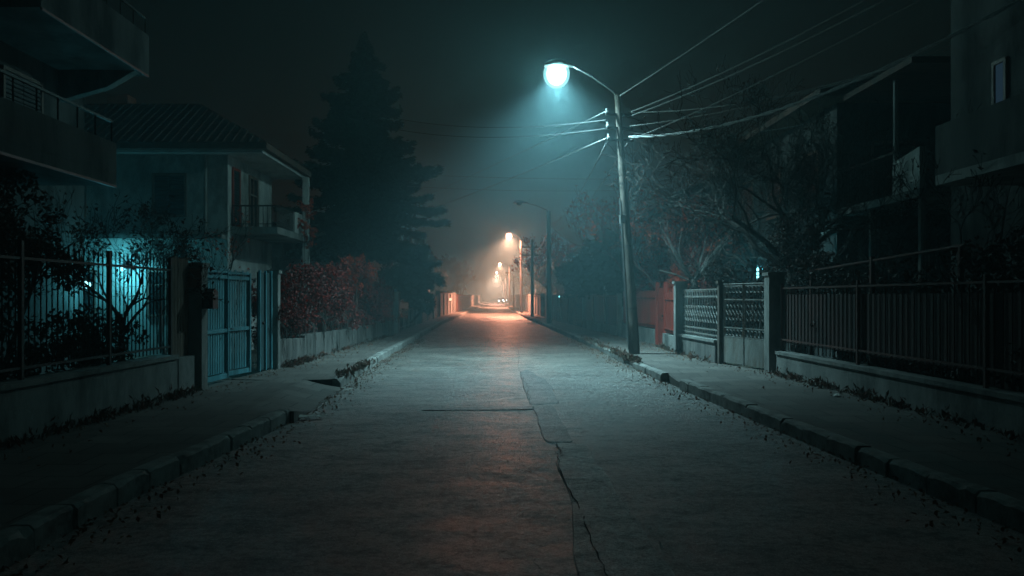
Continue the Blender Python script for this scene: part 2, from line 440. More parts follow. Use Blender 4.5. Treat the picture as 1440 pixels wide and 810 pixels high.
struct('yard_soil', strip(ysy, lambda y: FL(y) - 40, lambda y: FL(y) - .02, flat(.06), flat(.09), 10, .03), 'soil')
struct('yard_soil', strip(ysy, lambda y: FR(y) + .02, lambda y: FR(y) + 40, flat(.09), flat(.06), 10, .03), 'soil')

def kerb(y0, y1, xf, side, length=.85, hz=lambda y: .165, rough=1.0, skip=()):
    mb = MB(); y = y0
    while y < y1 - .1:
        L = min(length * random.uniform(.85, 1.12), y1 - y)
        if not any(a < y < b for a, b in skip):
            g = .014
            h = hz(y + L / 2) + random.uniform(-.008, .007) * rough
            dx = random.uniform(-.009, .009) * rough
            w = .16; b = .022
            yaw = random.uniform(-.02, .02) * rough
            # profile with a chamfered upper road edge, cross-sections jittered so that the arris looks chipped
            secs = []
            nsec = 6
            for k in range(nsec + 1):
                yy = y + g + (L - 2 * g) * k / nsec
                x0 = xf(yy) + (dx + yaw * (yy - y)) 
                ch = b * random.uniform(.8, 1.5)
                if random.random() < .05 * rough: ch += random.uniform(.015, .035)
                if k in (0, nsec): ch *= 1.5
                P = [(0, -.1), (0, h - ch), (ch * .8, h - ch * .12), (w * .7, h + random.uniform(-.004, .004)), (w, h - .006), (w, -.1)]
                secs.append([(x0 + side * p[0], yy, p[1]) for p in P])
            m = len(secs[0]); vs = [p for s_ in secs for p in s_]
            fs = [tuple(range(m)), tuple(reversed(range(nsec * m, nsec * m + m)))]
            for k in range(nsec):
                for q in range(m - 1):
                    fs.append((k * m + q, k * m + q + 1, (k + 1) * m + q + 1, (k + 1) * m + q))
            mb.add(vs, fs)
        y += L
    return mb
struct('kerb', kerb(-6, 10.95, KL, -1, .62), 'kerb')
struct('kerb', kerb(15.0, 62, KL, -1, .8, lambda y: .175), 'kerb')
struct('kerb', kerb(62, YEND, KL, -1, 8, rough=0), 'kerb')
struct('kerb', kerb(-6, 14.9, KR, 1, .62), 'kerb')
struct('kerb', kerb(16.3, 62, KR, 1, .75, lambda y: .15, 1.6, ((19.2, 20.3),)), 'kerb')
struct('kerb', kerb(62, YEND, KR, 1, 8, rough=0), 'kerb')

# repairs in the asphalt: trench strip, square patch edge, worn area, tarred cracks
def blob_patch(pts, mat, z, name='road_patch', sub=14, amp=.035):
    P = [V((p[0], p[1])) for p in pts]; out = []
    for i in range(len(P)):
        a, b = P[i], P[(i + 1) % len(P)]
        for k in range(sub):
            p = a.lerp(b, k / sub); d = (b - a).normalized(); n = V((-d.y, d.x))
            p = p + n * random.uniform(-amp, amp)
            out.append(p)
    for _ in range(3): out = [(out[i - 1] + out[i] * 2 + out[(i + 1) % len(out)]) / 4 for i in range(len(out))]
    c = sum(out, V((0, 0))) / len(out)
    zz = lambda p: z + jz(p.x, p.y, .018) - .01
    rings = 6
    vs = []; n = len(out)
    for r in range(1, rings + 1):
        for p in out:
            q = c.lerp(p, r / (rings - 1) if r < rings else 1.04); vs.append((q.x, q.y, zz(q) - (z + .006 if r == rings else 0)))
    vs.append((c.x, c.y, zz(c))); ci = len(vs) - 1
    fs = [(ci, k, (k + 1) % n) for k in range(n)]
    for r in range(rings - 1):
        for k in range(n):
            k2 = (k + 1) % n
            fs.append((r * n + k, (r + 1) * n + k, (r + 1) * n + k2, r * n + k2))
    struct(name, MB().add(vs, fs), mat)
blob_patch([(.56, 9.4), (.88, 9.5), (.86, 12.6), (.55, 12.4)], 'asphalt_new', .012)
blob_patch([(.45, 4.2), (1.02, 4.4), (1.0, 6.5), (.98, 9.3), (.66, 9.3), (.60, 7)], 'asphalt_rough', .014, amp=.06)
blob_patch([(.50, 12.7), (.95, 12.9), (1.0, 16), (.72, 19), (.52, 18.7)], 'asphalt_new', .011, amp=.05)
blob_patch([(-1.0, 12.0), (.52, 12.2), (.55, 12.55), (-1.0, 12.35)], 'asphalt_new', .010, amp=.05)
def crack(pts, w, name='road_crack'):
    mb = MB(); P = []
    for i in range(len(pts) - 1):
        a, b = V(pts[i]), V(pts[i + 1])
        k = max(2, int((b - a).length / .12))
        for j in range(k): P.append(a.lerp(b, j / k))
    P.append(V(pts[-1]))
    x = 0
    for i, p in enumerate(P):
        d = (P[min(i + 1, len(P) - 1)] - P[max(i - 1, 0)]).normalized(); n = V((-d.y, d.x))
        x = x * .85 + random.uniform(-.016, .016)
        q = p + n * x; ww = w * .30 * random.uniform(.1, 1.4)
        for s_ in (-1, 1):
            e = q + n * s_ * ww; mb.v.append((e.x, e.y, jz(e.x, e.y, .018) + .009))
    for i in range(len(P) - 1):
        if math.sin(i * .9) + math.sin(i * .37 + 1) < 1.15: mb.f.append((2 * i, 2 * i + 1, 2 * i + 3, 2 * i + 2))
    struct(name, mb, 'tar')
crack([(.60, 4.2), (.62, 6.2), (.58, 7.4), (.63, 9.3)], .016)
crack([(-1.05, 12.62), (-.2, 12.5), (.52, 12.66), (.78, 12.7), (.82, 13.4)], .022)
crack([(.50, 12.7), (.56, 15.5), (.52, 19), (.7, 26)], .014)
crack([(-2.4, 8.1), (-1.4, 8.5), (-.3, 8.2)], .012)
crack([(1.1, 9), (2.0, 9.4), (3.1, 9.0)], .010)
crack([(-2.5, 15.2), (-1.1, 14.8), (.4, 15.2), (1.6, 14.6), (3.0, 15.0)], .012)

# ------------------------------------------------------------------ camera
cam = bpy.data.cameras.new('camera')
cam.lens = 30.0; cam.sensor_width = 36.0; cam.clip_end = 3000; cam.clip_start = .05
cam.shift_x = 23 / 1440; cam.shift_y = 13 / 1440
co = bpy.data.objects.new('camera', cam); co.location = (0, 0, 1.6); co.rotation_euler = (R(90), 0, 0)
COL.objects.link(co); scene.camera = co

# ------------------------------------------------------------------ walls, fences and gates
def unit(a, b):
    d = V((b[0] - a[0], b[1] - a[1])); L = d.length
    return d / L, L
def along(a, b, t):
    return (a[0] + (b[0] - a[0]) * t, a[1] + (b[1] - a[1]) * t)
def pillar(root, p, w, z0, z1, mat, name='pillar', cap=True, yaw=0.0):
    d = V((math.cos(yaw), math.sin(yaw)))
    mb = MB(); mb.bar((p[0] - d.x * w / 2, p[1] - d.y * w / 2), (p[0] + d.x * w / 2, p[1] + d.y * w / 2), w, z0, z1)
    if cap:
        q = w / 2 + .03
        mb.bar((p[0] - d.x * q, p[1] - d.y * q), (p[0] + d.x * q, p[1] + d.y * q), 2 * q, z1, z1 + .06)
    return mb.build(name, mat, root)

def iron_fence(label, a, b, wall_h, top, nposts, spacing, mat, wallmat, r=.009, group=None, rails=(.12, -.12), spear=True, sheet=None, name='iron_fence'):
    d, L = unit(a, b)
    root = thing(name, label, 'fence', (*along(a, b, .5), .1), group)
    if wall_h:
        MB().bar(a, b, .22, -.05, wall_h).build('base_wall', wallmat, root)
        MB().bar(a, b, .28, wall_h, wall_h + .055).build('coping', wallmat, root)
    z0 = wall_h + .055 if wall_h else .1
    for i in range(nposts):
        p = along(a, b, i / (nposts - 1) if nposts > 1 else .5)
        MB().bar((p[0] - d.x * .022, p[1] - d.y * .022), (p[0] + d.x * .022, p[1] + d.y * .022), .045, z0 - .02, top + .06).build('post', mat, root)
    for rz in (z0 + rails[0], top + rails[1]):
        MB().bar(a, b, .028, rz - .014, rz + .014).build('rail', mat, root)
    mb = MB(); n = int(L / spacing)
    for i in range(1, n):
        p = along(a, b, i / n)
        zt = top + random.uniform(-.01, .01)
        mb.tube([(p[0], p[1], z0 + .04), (p[0] + random.uniform(-.004, .004), p[1], zt)], r, 4)
        if spear: mb.tube([(p[0], p[1], zt), (p[0], p[1], zt + .07)], [r * 1.7, .001], 4)
    mb.build('bars', mat, root)
    if sheet:
        MB().bar(a, b, .006, z0 + .16, top - .15, side=sheet[1]).build('sheet', sheet[0], root)
    return root

# left: iron railings on a low wall, a dark board panel, then the teal gate between concrete posts
fl = iron_fence('dark iron railings on low concrete wall at the near left, before the teal gate', (FL(3.0), 3.0), (FL(12.55), 12.55), .70, 2.12, 6, .115, 'iron', 'concrete')
root = thing('board_fence', 'dark tall board panel closing the left railings beside the mailbox post', 'fence panel', (FL(12.95), 12.95, .1))
MB().bar((FL(12.57), 12.57), (FL(13.22), 13.22), .24, -.05, .70).build('base_wall', 'concrete', root)
mb = MB()
for k in range(6):
    a = along((FL(12.58), 12.58), (FL(13.22), 13.22), k / 6 + .008); b = along((FL(12.58), 12.58), (FL(13.22), 13.22), (k + 1) / 6 - .008)
    mb.bar(a, b, .03, .702, 2.2 + random.uniform(-.015, .015))
mb.build('boards', 'wood', root)

root = thing('gate_post', 'tall concrete gate post carrying the mailbox, left of the teal gate', 'gate post', (FL(13.4), 13.4, .1))
pillar(root, (FL(13.4) + .06, 13.42), .27, -.05, 2.08, 'concrete', 'shaft')
MB().bar((FL(13.4) - .075, 13.276), (FL(13.4) + .19, 13.276), .012, 1.75, 2.05).build('brick_patch', 'brick', root)
root = thing('mailbox', 'small dark metal mailbox fixed on the left gate post', 'mailbox', (FL(13.4) + .3, 13.4, 1.5))
mb = MB(); mb.prism([(13.28, 1.42), (13.54, 1.42), (13.54, 1.68), (13.41, 1.74), (13.28, 1.68)], 'x', FL(13.4) + .2, FL(13.4) + .37)
mb.build('box', 'black', root)
MB().box(FL(13.4) + .371, FL(13.4) + .378, 13.31, 13.51, 1.61, 1.64).build('flap', 'lamp_metal', root)

def bar_gate_leaf(root, a, b, z0, z1, mat, n, name='leaf', slot=None):
    d, L = unit(a, b)
    lf = MB()
    for p in (a, b):
        q = (p[0] + (d.x * .025 if p is a else -d.x * .025), p[1] + (d.y * .025 if p is a else -d.y * .025))
        lf.bar((q[0] - d.x * .022, q[1] - d.y * .022), (q[0] + d.x * .022, q[1] + d.y * .022), .045, z0, z1)
    lo = MB()
    lf.bar(a, b, .024, z1 - .03, z1, side=-.002)
    lf.bar(a, b, .024, z0, z0 + .03, side=-.002)
    o = lf.build(name, mat, root)
    for z in (z0 + .05, z1 - .10, (z0 + z1) / 2 - .1):
        MB().bar(a, b, .03, z - .03, z + .03, side=.003).build('rail', mat, o)
    mb = MB()
    for i in range(n):
        t0 = (i + .14) / n; t1 = (i + .80) / n
        hi = z1 + .03 + .02 * math.sin(i * 2.3)
        mb.bar(along(a, b, t0), along(a, b, t1), .012, z0 + .1, hi, side=.03)
    mb.build('slats', mat, o)
    return o
root = thing('driveway_gate', 'teal painted double gate of upright metal slats across the left drive', 'gate', (FL(14.6), 14.6, .13))
bar_gate_leaf(root, (FL(13.66), 13.66), (FL(14.86), 14.86), .20, 2.05, 'teal_paint', 12)
bar_gate_leaf(root, (FL(14.90) - .15, 14.90), (FL(16.1) - .05, 16.05), .20, 2.05, 'teal_paint', 12)
MB().tube([(FL(14.8) + .06, 14.8, 1.05), (FL(14.8) + .12, 14.8, 1.05), (FL(14.8) + .12, 14.72, 1.05)], .012, 6).build('handle', 'black', root)
root = thing('side_gate', 'narrow teal sheet-metal door between teal gate and hedge', 'gate', (FL(16.6), 16.6, .13))
MB().bar((FL(16.32), 16.32), (FL(17.0), 17.0), .035, .2, 2.08).build('door_sheet', 'teal_dark', root)
mb = MB()
for t in (0.02, .5, .98):
    p = along((FL(16.32), 16.32), (FL(17.0), 17.0), t); mb.bar((p[0], p[1] - .02), (p[0] + .005, p[1] + .02), .04, .18, 2.12, side=-.03)
mb.build('frame', 'teal_paint', root)
MB().sphere((FL(16.45) + .06, 16.45, 1.1), .03).build('handle', 'black', root)
root = thing('gate_post', 'slim pale concrete gate post at the near end of the red hedge wall', 'gate post', (FL(17.2), 17.2, .1))
pillar(root, (FL(17.2) + .03, 17.2), .20, -.05, 2.08, 'concrete', 'shaft')

# hedge wall
root = thing('garden_wall', 'low streaked concrete wall under the red hedge on the left', 'wall', (FL(24.5), 24.5, .1))
mb = MB()
for k in range(14):
    y0, y1 = 17.32 + k * 1.03, 17.32 + (k + 1) * 1.03 - .012
    mb.bar((FL(y0), y0), (FL(y1), y1), .18, -.05, .72 + random.uniform(-.05, .04))
mb.build('wall', 'streak', root)
root = thing('wall_pillar', 'pinkish lit concrete pillar at the far end of the red hedge', 'pillar', (FL(32), 32, .1))
pillar(root, (FL(32) + .05, 32), .34, -.05, 1.98, 'pole', 'shaft')
root = thing('wall_pillar', 'second darker concrete pillar just behind the pink pillar on the left', 'pillar', (FL(34), 34, .1))
pillar(root, (FL(34) - .03, 34), .5, -.05, 1.75, 'concrete', 'shaft')

iron_fence('low pale railing before the dark shrub on the left pavement', (FL(36), 36), (FL(43), 43), 0, 1.05, 4, .9, 'gate_grey', 'concrete', .014, spear=False, rails=(.2, -.02))
root = thing('sheet_gate', 'pale teal sheet gate standing half hidden by the left shrub', 'gate', (FL(40), 40, .1))
MB().bar((FL(37) - .6, 37), (FL(41) - .6, 41), .04, .1, 2.0).build('panel', 'teal_paint', root)
for y in (37, 39, 41):
    MB().box(FL(y) - .66, FL(y) - .56, y - .05, y + .05, .1, 2.1).build('post', 'gate_grey', root)

def plain_wall(label, side, y0, y1, h, mat, th=.2, name='garden_wall', off=0.0, group=None):
    f = FL if side < 0 else FR
    a = (f(y0) + side * off, y0); b = (f(y1) + side * off, y1)
    root = thing(name, label, 'wall', (*along(a, b, .5), .1), group)
    MB().bar(a, b, th, -.05, h).build('wall', mat, root)
    MB().bar(a, b, th + .08, h, h + .06).build('coping', 'concrete', root)
    n = max(2, int((y1 - y0) / 4))
    for k in range(n + 1):
        p = along(a, b, k / n); MB().box(p[0] - .17, p[0] + .17, p[1] - .17, p[1] + .17, -.05, h + .2).build('pillar', mat, root)
    return root
plain_wall('pale garden wall on the left beyond the dark shrub', -1, 47, 62, 1.6, 'plaster')
plain_wall('white rendered wall on the left past the unlit lamp', -1, 64, 84, 1.9, 'concrete')
plain_wall('long brick wall far down the left pavement', -1, 87, 125, 1.7, 'brick')
plain_wall('grey garden wall farthest down on the left', -1, 128, 220, 1.8, 'plaster')

# right: rusty fence on a low wall, pillar, ornate gate, post, ornate panel, pillar
iron_fence('rusty red-brown fence on low concrete wall along the near right pavement', (FR(3.0), 3.0), (FR(16.25), 16.25), .52, 1.80, 5, .16, 'rust', 'concrete', .009, spear=False, rails=(.22, -.03), sheet=('rust_sheet', -.05))
root = thing('fence_frame', 'second rusty rail frame rising behind the near right fence', 'fence frame', (6.0, 13.5, .1))
for y in (11.0, 13.6, 16.2):
    MB().box(5.97, 6.03, y - .03, y + .03, .1, 2.25 if y < 16 else 2.12).build('post', 'rust', root)
MB().tube([(6, 10.9, 2.27), (6, 16.3, 2.10)], .022, 5).build('rail', 'rust', root)
root = thing('gate_post', 'broad concrete pillar between the rusty fence and the ornate gate', 'gate post', (5.43, 16.6, .1))
pillar(root, (5.42, 16.6), .30, -.05, 2.02, 'concrete', 'shaft')
root = thing('gate_post', 'thin pale gate post between ornate gate and ornate fence panel', 'gate post', (4.93, 18.6, .1))
pillar(root, (4.93, 18.62), .15, -.05, 1.90, 'pole', 'shaft')
root = thing('gate_post', 'dark square pillar at the far end of the ornate fence panel', 'gate post', (4.8, 22.1, .1))
pillar(root, (4.80, 22.15), .30, -.05, 1.95, 'concrete', 'shaft')

def scroll_panel(root, a, b, z0, z1, n, mat, name='bars'):
    d, L = unit(a, b); d3 = (d.x, d.y, 0)
    mb = MB()
    for i in range(n + 1):
        p = along(a, b, i / n)
        mb.tube([(p[0], p[1], z0), (p[0], p[1], z1)], .010, 4)
    mb.build(name, mat, root)
    mb = MB()
    for i in range(n):
        p = along(a, b, (i + .5) / n)
        mb.ring((p[0], p[1], z1 - L / n * .55), d3, (0, 0, 1), L / n * .42, .010)
        mb.ring((p[0], p[1], z0 + L / n * .6), d3, (0, 0, 1), L / n * .40, .008)
        zc = (z0 + z1) / 2
        w = L / n * .42
        pts = []
        for k in range(13):
            t = k / 12; s_ = math.sin(t * math.pi * 2) * w
            pts.append((p[0] + d.x * s_, p[1] + d.y * s_, z0 + .35 + (z1 - z0 - .75) * t))
        mb.tube(pts, .009, 4, False)
        pts = [(p[0] * 2 - q[0], p[1] * 2 - q[1], q[2]) for q in pts]
        mb.tube(pts, .009, 4, False)
    mb.build('scrollwork', mat, root)
root = thing('ornate_gate', 'grey double gate with solid lower panels and ornate iron tops on the right', 'gate', (5.2, 17.6, .13))
ga, gb = (5.34, 16.80), (4.95, 18.5)
for t0, t1 in ((.01, .49), (.51, .99)):
    a, b = along(ga, gb, t0), along(ga, gb, t1); d, L = unit(a, b)
    mb = MB()
    mb.tube([(a[0], a[1], .18), (a[0], a[1], 1.88), (b[0], b[1], 1.88), (b[0], b[1], .18)], .026, 6)
    lf = mb.build('leaf', 'white_iron', root)
    MB().bar(a, b, .03, .20, .74).build('lower_panel', 'gate_grey', lf)
    for z in (.76, .95, 1.55, 1.84): MB().bar(a, b, .024, z - .012, z + .012).build('rail', 'white_iron', lf)
    scroll_panel(lf, along(a, b, .06), along(a, b, .94), .76, 1.84, 5, 'white_iron')
root = thing('ornate_fence', 'pale scrolled iron panel on low ribbed wall, right of the street lamp', 'fence', (4.87, 20.3, .1))
fa, fb = (4.92, 18.74), (4.82, 21.98)
MB().bar(fa, fb, .20, -.05, .60).build('base_wall', 'streak', root)
MB().bar(fa, fb, .27, .60, .66).build('coping', 'concrete', root)
for z in (.74, .86, 1.62, 1.78): MB().bar(fa, fb, .024, z - .012, z + .012).build('rail', 'white_iron', root)
scroll_panel(root, along(fa, fb, .02), along(fa, fb, .98), .66, 1.80, 14, 'white_iron')

# red gate group
def red_fence(label, a, b, wall_h, top):
    root = thing('picket_fence', label, 'fence', (*along(a, b, .5), .1))
    MB().bar(a, b, .18, -.05, wall_h).build('base_wall', 'concrete', root)
    mb = MB(); d, L = unit(a, b); n = int(L / .11)
    for i in range(n): mb.bar(along(a, b, (i + .1) / n), along(a, b, (i + .82) / n), .02, wall_h + .05, top + .02 * math.sin(i * 1.7))
    mb.build('pickets', 'red_paint', root)
    for z in (wall_h + .15, top - .2): MB().bar(a, b, .03, z - .02, z + .02, side=.027).build('rail', 'red_paint', root)
red_fence('red picket fence on low wall nearer than the red door', (4.83, 22.4), (4.96, 24.9), .55, 1.75)
red_fence('red picket fence on low wall just beyond the red door', (4.98, 26.4), (4.72, 31.5), .6, 1.8)
root = thing('garden_door', 'bright red metal garden door between two red picket fences', 'gate', (5.0, 25.65, .1))
MB().bar((4.98, 25.06), (5.0, 26.2), .04, .15, 1.88).build('door_sheet', 'red_paint', root)
for y in (24.98, 26.28):
    MB().box(4.92, 5.04, y - .06, y + .06, -.05, 2.05).build('post', 'red_paint', root)
MB().bar((4.95, 25.2), (4.955, 26.05), .02, .95, 1.03).build('rail', 'red_paint', root)
MB().sphere((4.93, 25.2, 1.05), .03).build('handle', 'black', root)
root = thing('sheet_fence', 'dark teal sheet fence with a pale top rail beyond the red pickets', 'fence', (4.4, 36.5, .1))
sa, sb = (FR(32.3), 32.3), (FR(41), 41)
MB().bar(sa, sb, .18, -.05, .5).build('base_wall', 'concrete', root)
MB().bar(sa, sb, .03, .5, 1.62).build('sheet', 'teal_dark', root)
MB().bar(sa, sb, .06, 1.62, 1.68).build('top_rail', 'white_iron', root)
for k in range(4):
    p = along(sa, sb, k / 3); MB().box(p[0] - .09, p[0] + .09, p[1] - .09, p[1] + .09, -.05, 1.75).build('post', 'gate_grey', root)
plain_wall('reddish brick wall behind the unlit street lamp on the right', 1, 43, 50, 1.6, 'brick')
root = thing('board_fence', 'pale upright board fence on the right behind the whitish pole', 'fence', (FR(56), 56, .1))
mb = MB(); n = 44
for k in range(n):
    y0 = 51 + 11 * k / n; y1 = y0 + .2
    mb.bar((FR(y0), y0), (FR(y1), y1), .03, .12, 1.75 + .06 * math.sin(k * 2.1))
mb.build('boards', 'plaster', root)
for z in (.5, 1.4): MB().bar((FR(51), 51), (FR(62), 62), .04, z - .04, z + .04, side=-.04).build('rail', 'wood', root)
plain_wall('long rendered wall far down the right pavement', 1, 65, 118, 1.7, 'plaster')
plain_wall('grey wall farthest down on the right', 1, 120, 220, 1.8, 'concrete')

# ------------------------------------------------------------------ houses
def window(root, wallpos, axis, c, w, z0, z1, sh='shutter', depth=.05, sgn=-1, fr='frame', lit=None):
    """a window on the wall plane x=wallpos (axis 'x') or y=wallpos (axis 'y'), its outside towards sgn"""
    mb = MB(); g = MB(); s_ = MB()
    t = .06
    def bx(m, u0, u1, zz0, zz1, d0, d1):
        if axis == 'x':
            xa, xb = sorted((wallpos + sgn * d0, wallpos + sgn * d1)); m.box(xa, xb, u0, u1, zz0, zz1)
        else:
            ya, yb = sorted((wallpos + sgn * d0, wallpos + sgn * d1)); m.box(u0, u1, ya, yb, zz0, zz1)
    u0, u1 = c - w / 2, c + w / 2
    bx(mb, u0 - t, u0, z0, z1, -.02, depth); bx(mb, u1, u1 + t, z0, z1, -.02, depth)
    bx(mb, u0 - t, u1 + t, z1, z1 + t, -.02, depth); bx(mb, u0 - t, u1 + t, z0 - t, z0, -.02, depth + .05)
    wn = mb.build('window', fr, root)
    bx(g, u0, u1, z0, z1, -.015, .012); g.build('pane', lit or 'glass', wn)
    if sh == 'cross':
        bx(s_, c - .025, c + .025, z0, z1, .013, .035); bx(s_, u0, c - .026, (z0 + z1) / 2 + .2, (z0 + z1) / 2 + .24, .013, .033); bx(s_, c + .026, u1, (z0 + z1) / 2 + .2, (z0 + z1) / 2 + .24, .013, .033)
        s_.build('glazing_bar', fr, wn)
    elif sh:
        n = int((z1 - z0) / .07)
        for k in range(n):
            a = z0 + (z1 - z0) * k / n
            bx(s_, u0 + .01, c - .012, a + .008, a + .06, .013, .03 + .01 * (k % 2)); bx(s_, c + .012, u1 - .01, a + .008, a + .06, .013, .03 + .01 * (k % 2))
        s_.build('shutter', sh, wn)
    return wn

def hip_roof(root, x0, x1, y0, y1, ze, zr, mat='roof', inset=None):
    """hipped roof with a fascia board, ridge along the longer side"""
    mb = MB(); ins = inset or min(x1 - x0, y1 - y0) / 2
    cx, cy = (x0 + x1) / 2, (y0 + y1) / 2
    if x1 - x0 >= y1 - y0: r = [(x0 + ins, cy, zr), (x1 - ins, cy, zr)]
    else: r = [(cx, y0 + ins, zr), (cx, y1 - ins, zr)]
    e = [(x0, y0, ze), (x1, y0, ze), (x1, y1, ze), (x0, y1, ze)]
    b = [(p[0], p[1], ze - .16) for p in e]
    vs = e + r + b
    if x1 - x0 >= y1 - y0: fs = [(0, 1, 5, 4), (1, 2, 5), (2, 3, 4, 5), (3, 0, 4)]
    else: fs = [(0, 1, 4), (1, 2, 5, 4), (2, 3, 5), (3, 0, 4, 5)]
    fs += [(6, 9, 8, 7), (0, 6, 7, 1), (1, 7, 8, 2), (2, 8, 9, 3), (3, 9, 6, 0)]
    rf = mb.add(vs, fs).build('roof', mat, root)
    # rows of tiles as low ridges running down each slope
    tl = MB()
    faces = [f for f in fs if max(f) < 6]
    for f in faces:
        P = [V(vs[i]) for i in f]
        ea, eb = P[0], P[1]
        if abs(ea.z - eb.z) > .01: ea, eb = [p for p in P if p.z < ze + .01][:2]
        top = [p for p in P if p.z > ze + .1]
        n = int((eb - ea).length / .22)
        d = (eb - ea).normalized()
        nrm = (P[1] - P[0]).cross(P[2] - P[0]).normalized()
        if nrm.z < 0: nrm = -nrm
        mid = (ea + eb) / 2
        tt = sum(top, V((0, 0, 0))) / len(top)
        sl = tt - mid; sl = sl - d * sl.dot(d)
        for k in range(1, n):
            p = ea + d * ((eb - ea).length * k / n)
            # how far up before hitting the hip
            u = k / n * (eb - ea).length; Lw = (eb - ea).length
            us = sorted((t - ea).dot(d) for t in top); u0, u1 = us[0], us[-1]
            f_ = 1.0
            if u < u0: f_ = u / max(u0, 1e-6)
            elif u > u1: f_ = (Lw - u) / max(Lw - u1, 1e-6)
            if f_ > .05: tl.tube([p + nrm * .01, p + sl * f_ * .98 + nrm * .01], .016, 4, False)
    tl.build('tile_rows', mat, rf)
    return rf

# left white house with the balcony
root = thing('two_storey_house', 'pale two-storey house with hipped roof and corner balcony behind the teal gate', 'house', (-10.5, 26.6, 0))
mb = MB(); mb.box(-14.5, -7.0, 22.3, 26.7, -.05, 5.32); wl = mb.build('wall', 'plaster', root)
MB().box(-14.56, -7.0, 21.80, 22.298, 3.10, 3.22).build('ledge', 'concrete', root)
hip_roof(root, -15.3, -5.85, 21.8, 27.1, 5.56, 7.15)
MB().box(-15.1, -6.0, 21.95, 26.95, 5.322, 5.395).build('soffit', 'plaster_white', root)
window(root, 22.3, 'y', -8.52, .78, 3.75, 4.78)
window(root, 22.3, 'y', -11.2, .9, 3.75, 4.78)
window(root, 22.3, 'y', -8.6, .9, 1.15, 2.25, 'cross')
window(root, 22.3, 'y', -11.0, 1.0, 1.15, 2.25, 'cross')
window(root, -7.0, 'x', 24.6, .75, 3.62, 5.0, 'cross', sgn=1)
window(root, -7.0, 'x', 22.95, .55, 3.55, 5.0, 'shutter', sgn=1, fr='red_paint')
window(root, -7.0, 'x', 26.0, .9, 1.15, 2.25, 'cross', sgn=1)
MB().tube([(-7.55, 22.2, 5.3), (-7.55, 22.2, 3.225)], .045, 8).build('downpipe', 'gate_grey', root)
bal = MB().box(-6.995, -5.75, 22.5, 26.4, 3.28, 3.46).build('balcony', 'concrete', root)
mb = MB()
for a, b in (((-6.95, 22.55), (-5.8, 22.55)), ((-5.8, 22.55), (-5.8, 24.4))):
    d, L = unit(a, b); n = int(L / .11)
    for k in range(n + 1):
        p = along(a, b, k / n); mb.tube([(p[0], p[1], 3.46), (p[0], p[1], 4.0)], .011, 4)
    mb.bar(a, b, .045, 4.0, 4.035); mb.bar(a, b, .025, 3.53, 3.55)
mb.build('railing', 'iron', bal)
MB().box(-5.9, -5.755, 24.45, 26.4, 3.461, 4.05).build('parapet', 'plaster', bal)
MB().box(-5.98, -5.8, 26.42, 26.6, .0, 5.32).build('column', 'plaster', root)
MB().box(-11.3, -10.7, 24.8, 25.4, 6.4, 7.5).build('chimney', 'brick', bpy.data.objects['roof'])

# near left apartment block
root = thing('apartment_block', 'dark grey apartment block with concrete balconies at the far left edge', 'building', (-11.5, 10, 0))
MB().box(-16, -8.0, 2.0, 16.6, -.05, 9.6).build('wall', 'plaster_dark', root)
MB().box(-16.4, -7.3, 1.6, 17.0, 9.6, 9.8).build('roof', 'concrete', root)
def balcony(x0, x1, y0, y1, z, ph=.62):
    b = MB().box(x0, x1, y0, y1, z, z + .15).build('balcony', 'plaster_dark', root)
    mb = MB()
    mb.box(x1 - .10, x1, y0, y1, z + .152, z + ph); mb.box(x0, x1 - .102, y0, y0 + .1, z + .152, z + ph); mb.box(x0, x1 - .102, y1 - .1, y1, z + .152, z + ph)
    mb.build('parapet', 'plaster_dark', b)
    MB().box(x1 - .02, x1 + .012, y0 + .02, y1 - .02, z - .035, z - .002).build('edge_strip', 'red_paint', b)
    mb = MB()
    for p, q in (((x1 - .05, y0 + .05), (x1 - .05, y1 - .05)), ((x0 + .1, y0 + .05), (x1 - .05, y0 + .05))):
        d, L = unit(p, q); n = max(3, int(L / .5))
        for k in range(n + 1):
            c = along(p, q, k / n); mb.tube([(c[0], c[1], z + ph), (c[0], c[1], z + ph + .3)], .012, 4)
        mb.bar(p, q, .035, z + ph + .3, z + ph + .33)
    mb.build('railing', 'iron', b)
balcony(-7.995, -5.6, 8.4, 12.6, 3.25)
balcony(-7.995, -6.5, 12.2, 16.0, 5.75, .75)
mb = MB(); mb.prism([(-7.99, 5.748), (-6.6, 5.748), (-7.1, 5.45), (-7.99, 5.2)], 'y', 15.6, 15.8); mb.build('bracket', 'concrete', root)
for y, z in ((6.5, 4.3), (9.5, 4.3), (11.6, 4.3), (14.4, 4.0), (6.5, 7.2), (9.8, 7.2), (13.6, 7.0), (6.5, 1.3), (9.5, 1.3), (12.4, 1.3)):
    window(root, -8.0, 'x', y, 1.1, z, z + 1.3, 'shutter', sgn=1)

# right houses
root = thing('two_storey_house', 'dim house with dark hipped roof and white stair parapet on the right', 'house', (11, 24, 0))
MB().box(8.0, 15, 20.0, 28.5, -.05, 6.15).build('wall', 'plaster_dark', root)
MB().box(7.94, 8.0, 19.93, 28.55, 3.1, 3.25).build('ledge', 'concrete', root)
hip_roof(root, 7.3, 15.8, 19.2, 29.2, 6.32, 8.0)
MB().box(7.4, 15.7, 19.3, 29.1, 6.152, 6.157).build('soffit', 'wood', root)
for y in (21.6, 24.4, 27.0):
    window(root, 8.0, 'x', y, .95, 3.9, 5.2, 'shutter', sgn=-1); window(root, 8.0, 'x', y, .95, 1.2, 2.4, 'cross', sgn=-1)
window(root, 20.0, 'y', 9.3, .9, 3.9, 5.2, 'shutter'); window(root, 20.0, 'y', 12.6, .9, 3.9, 5.2, 'shutter')
window(root, 20.0, 'y', 9.6, 1.0, 1.1, 2.4, 'cross'); window(root, 20.0, 'y', 12.4, 1.0, 1.1, 2.4, 'cross')
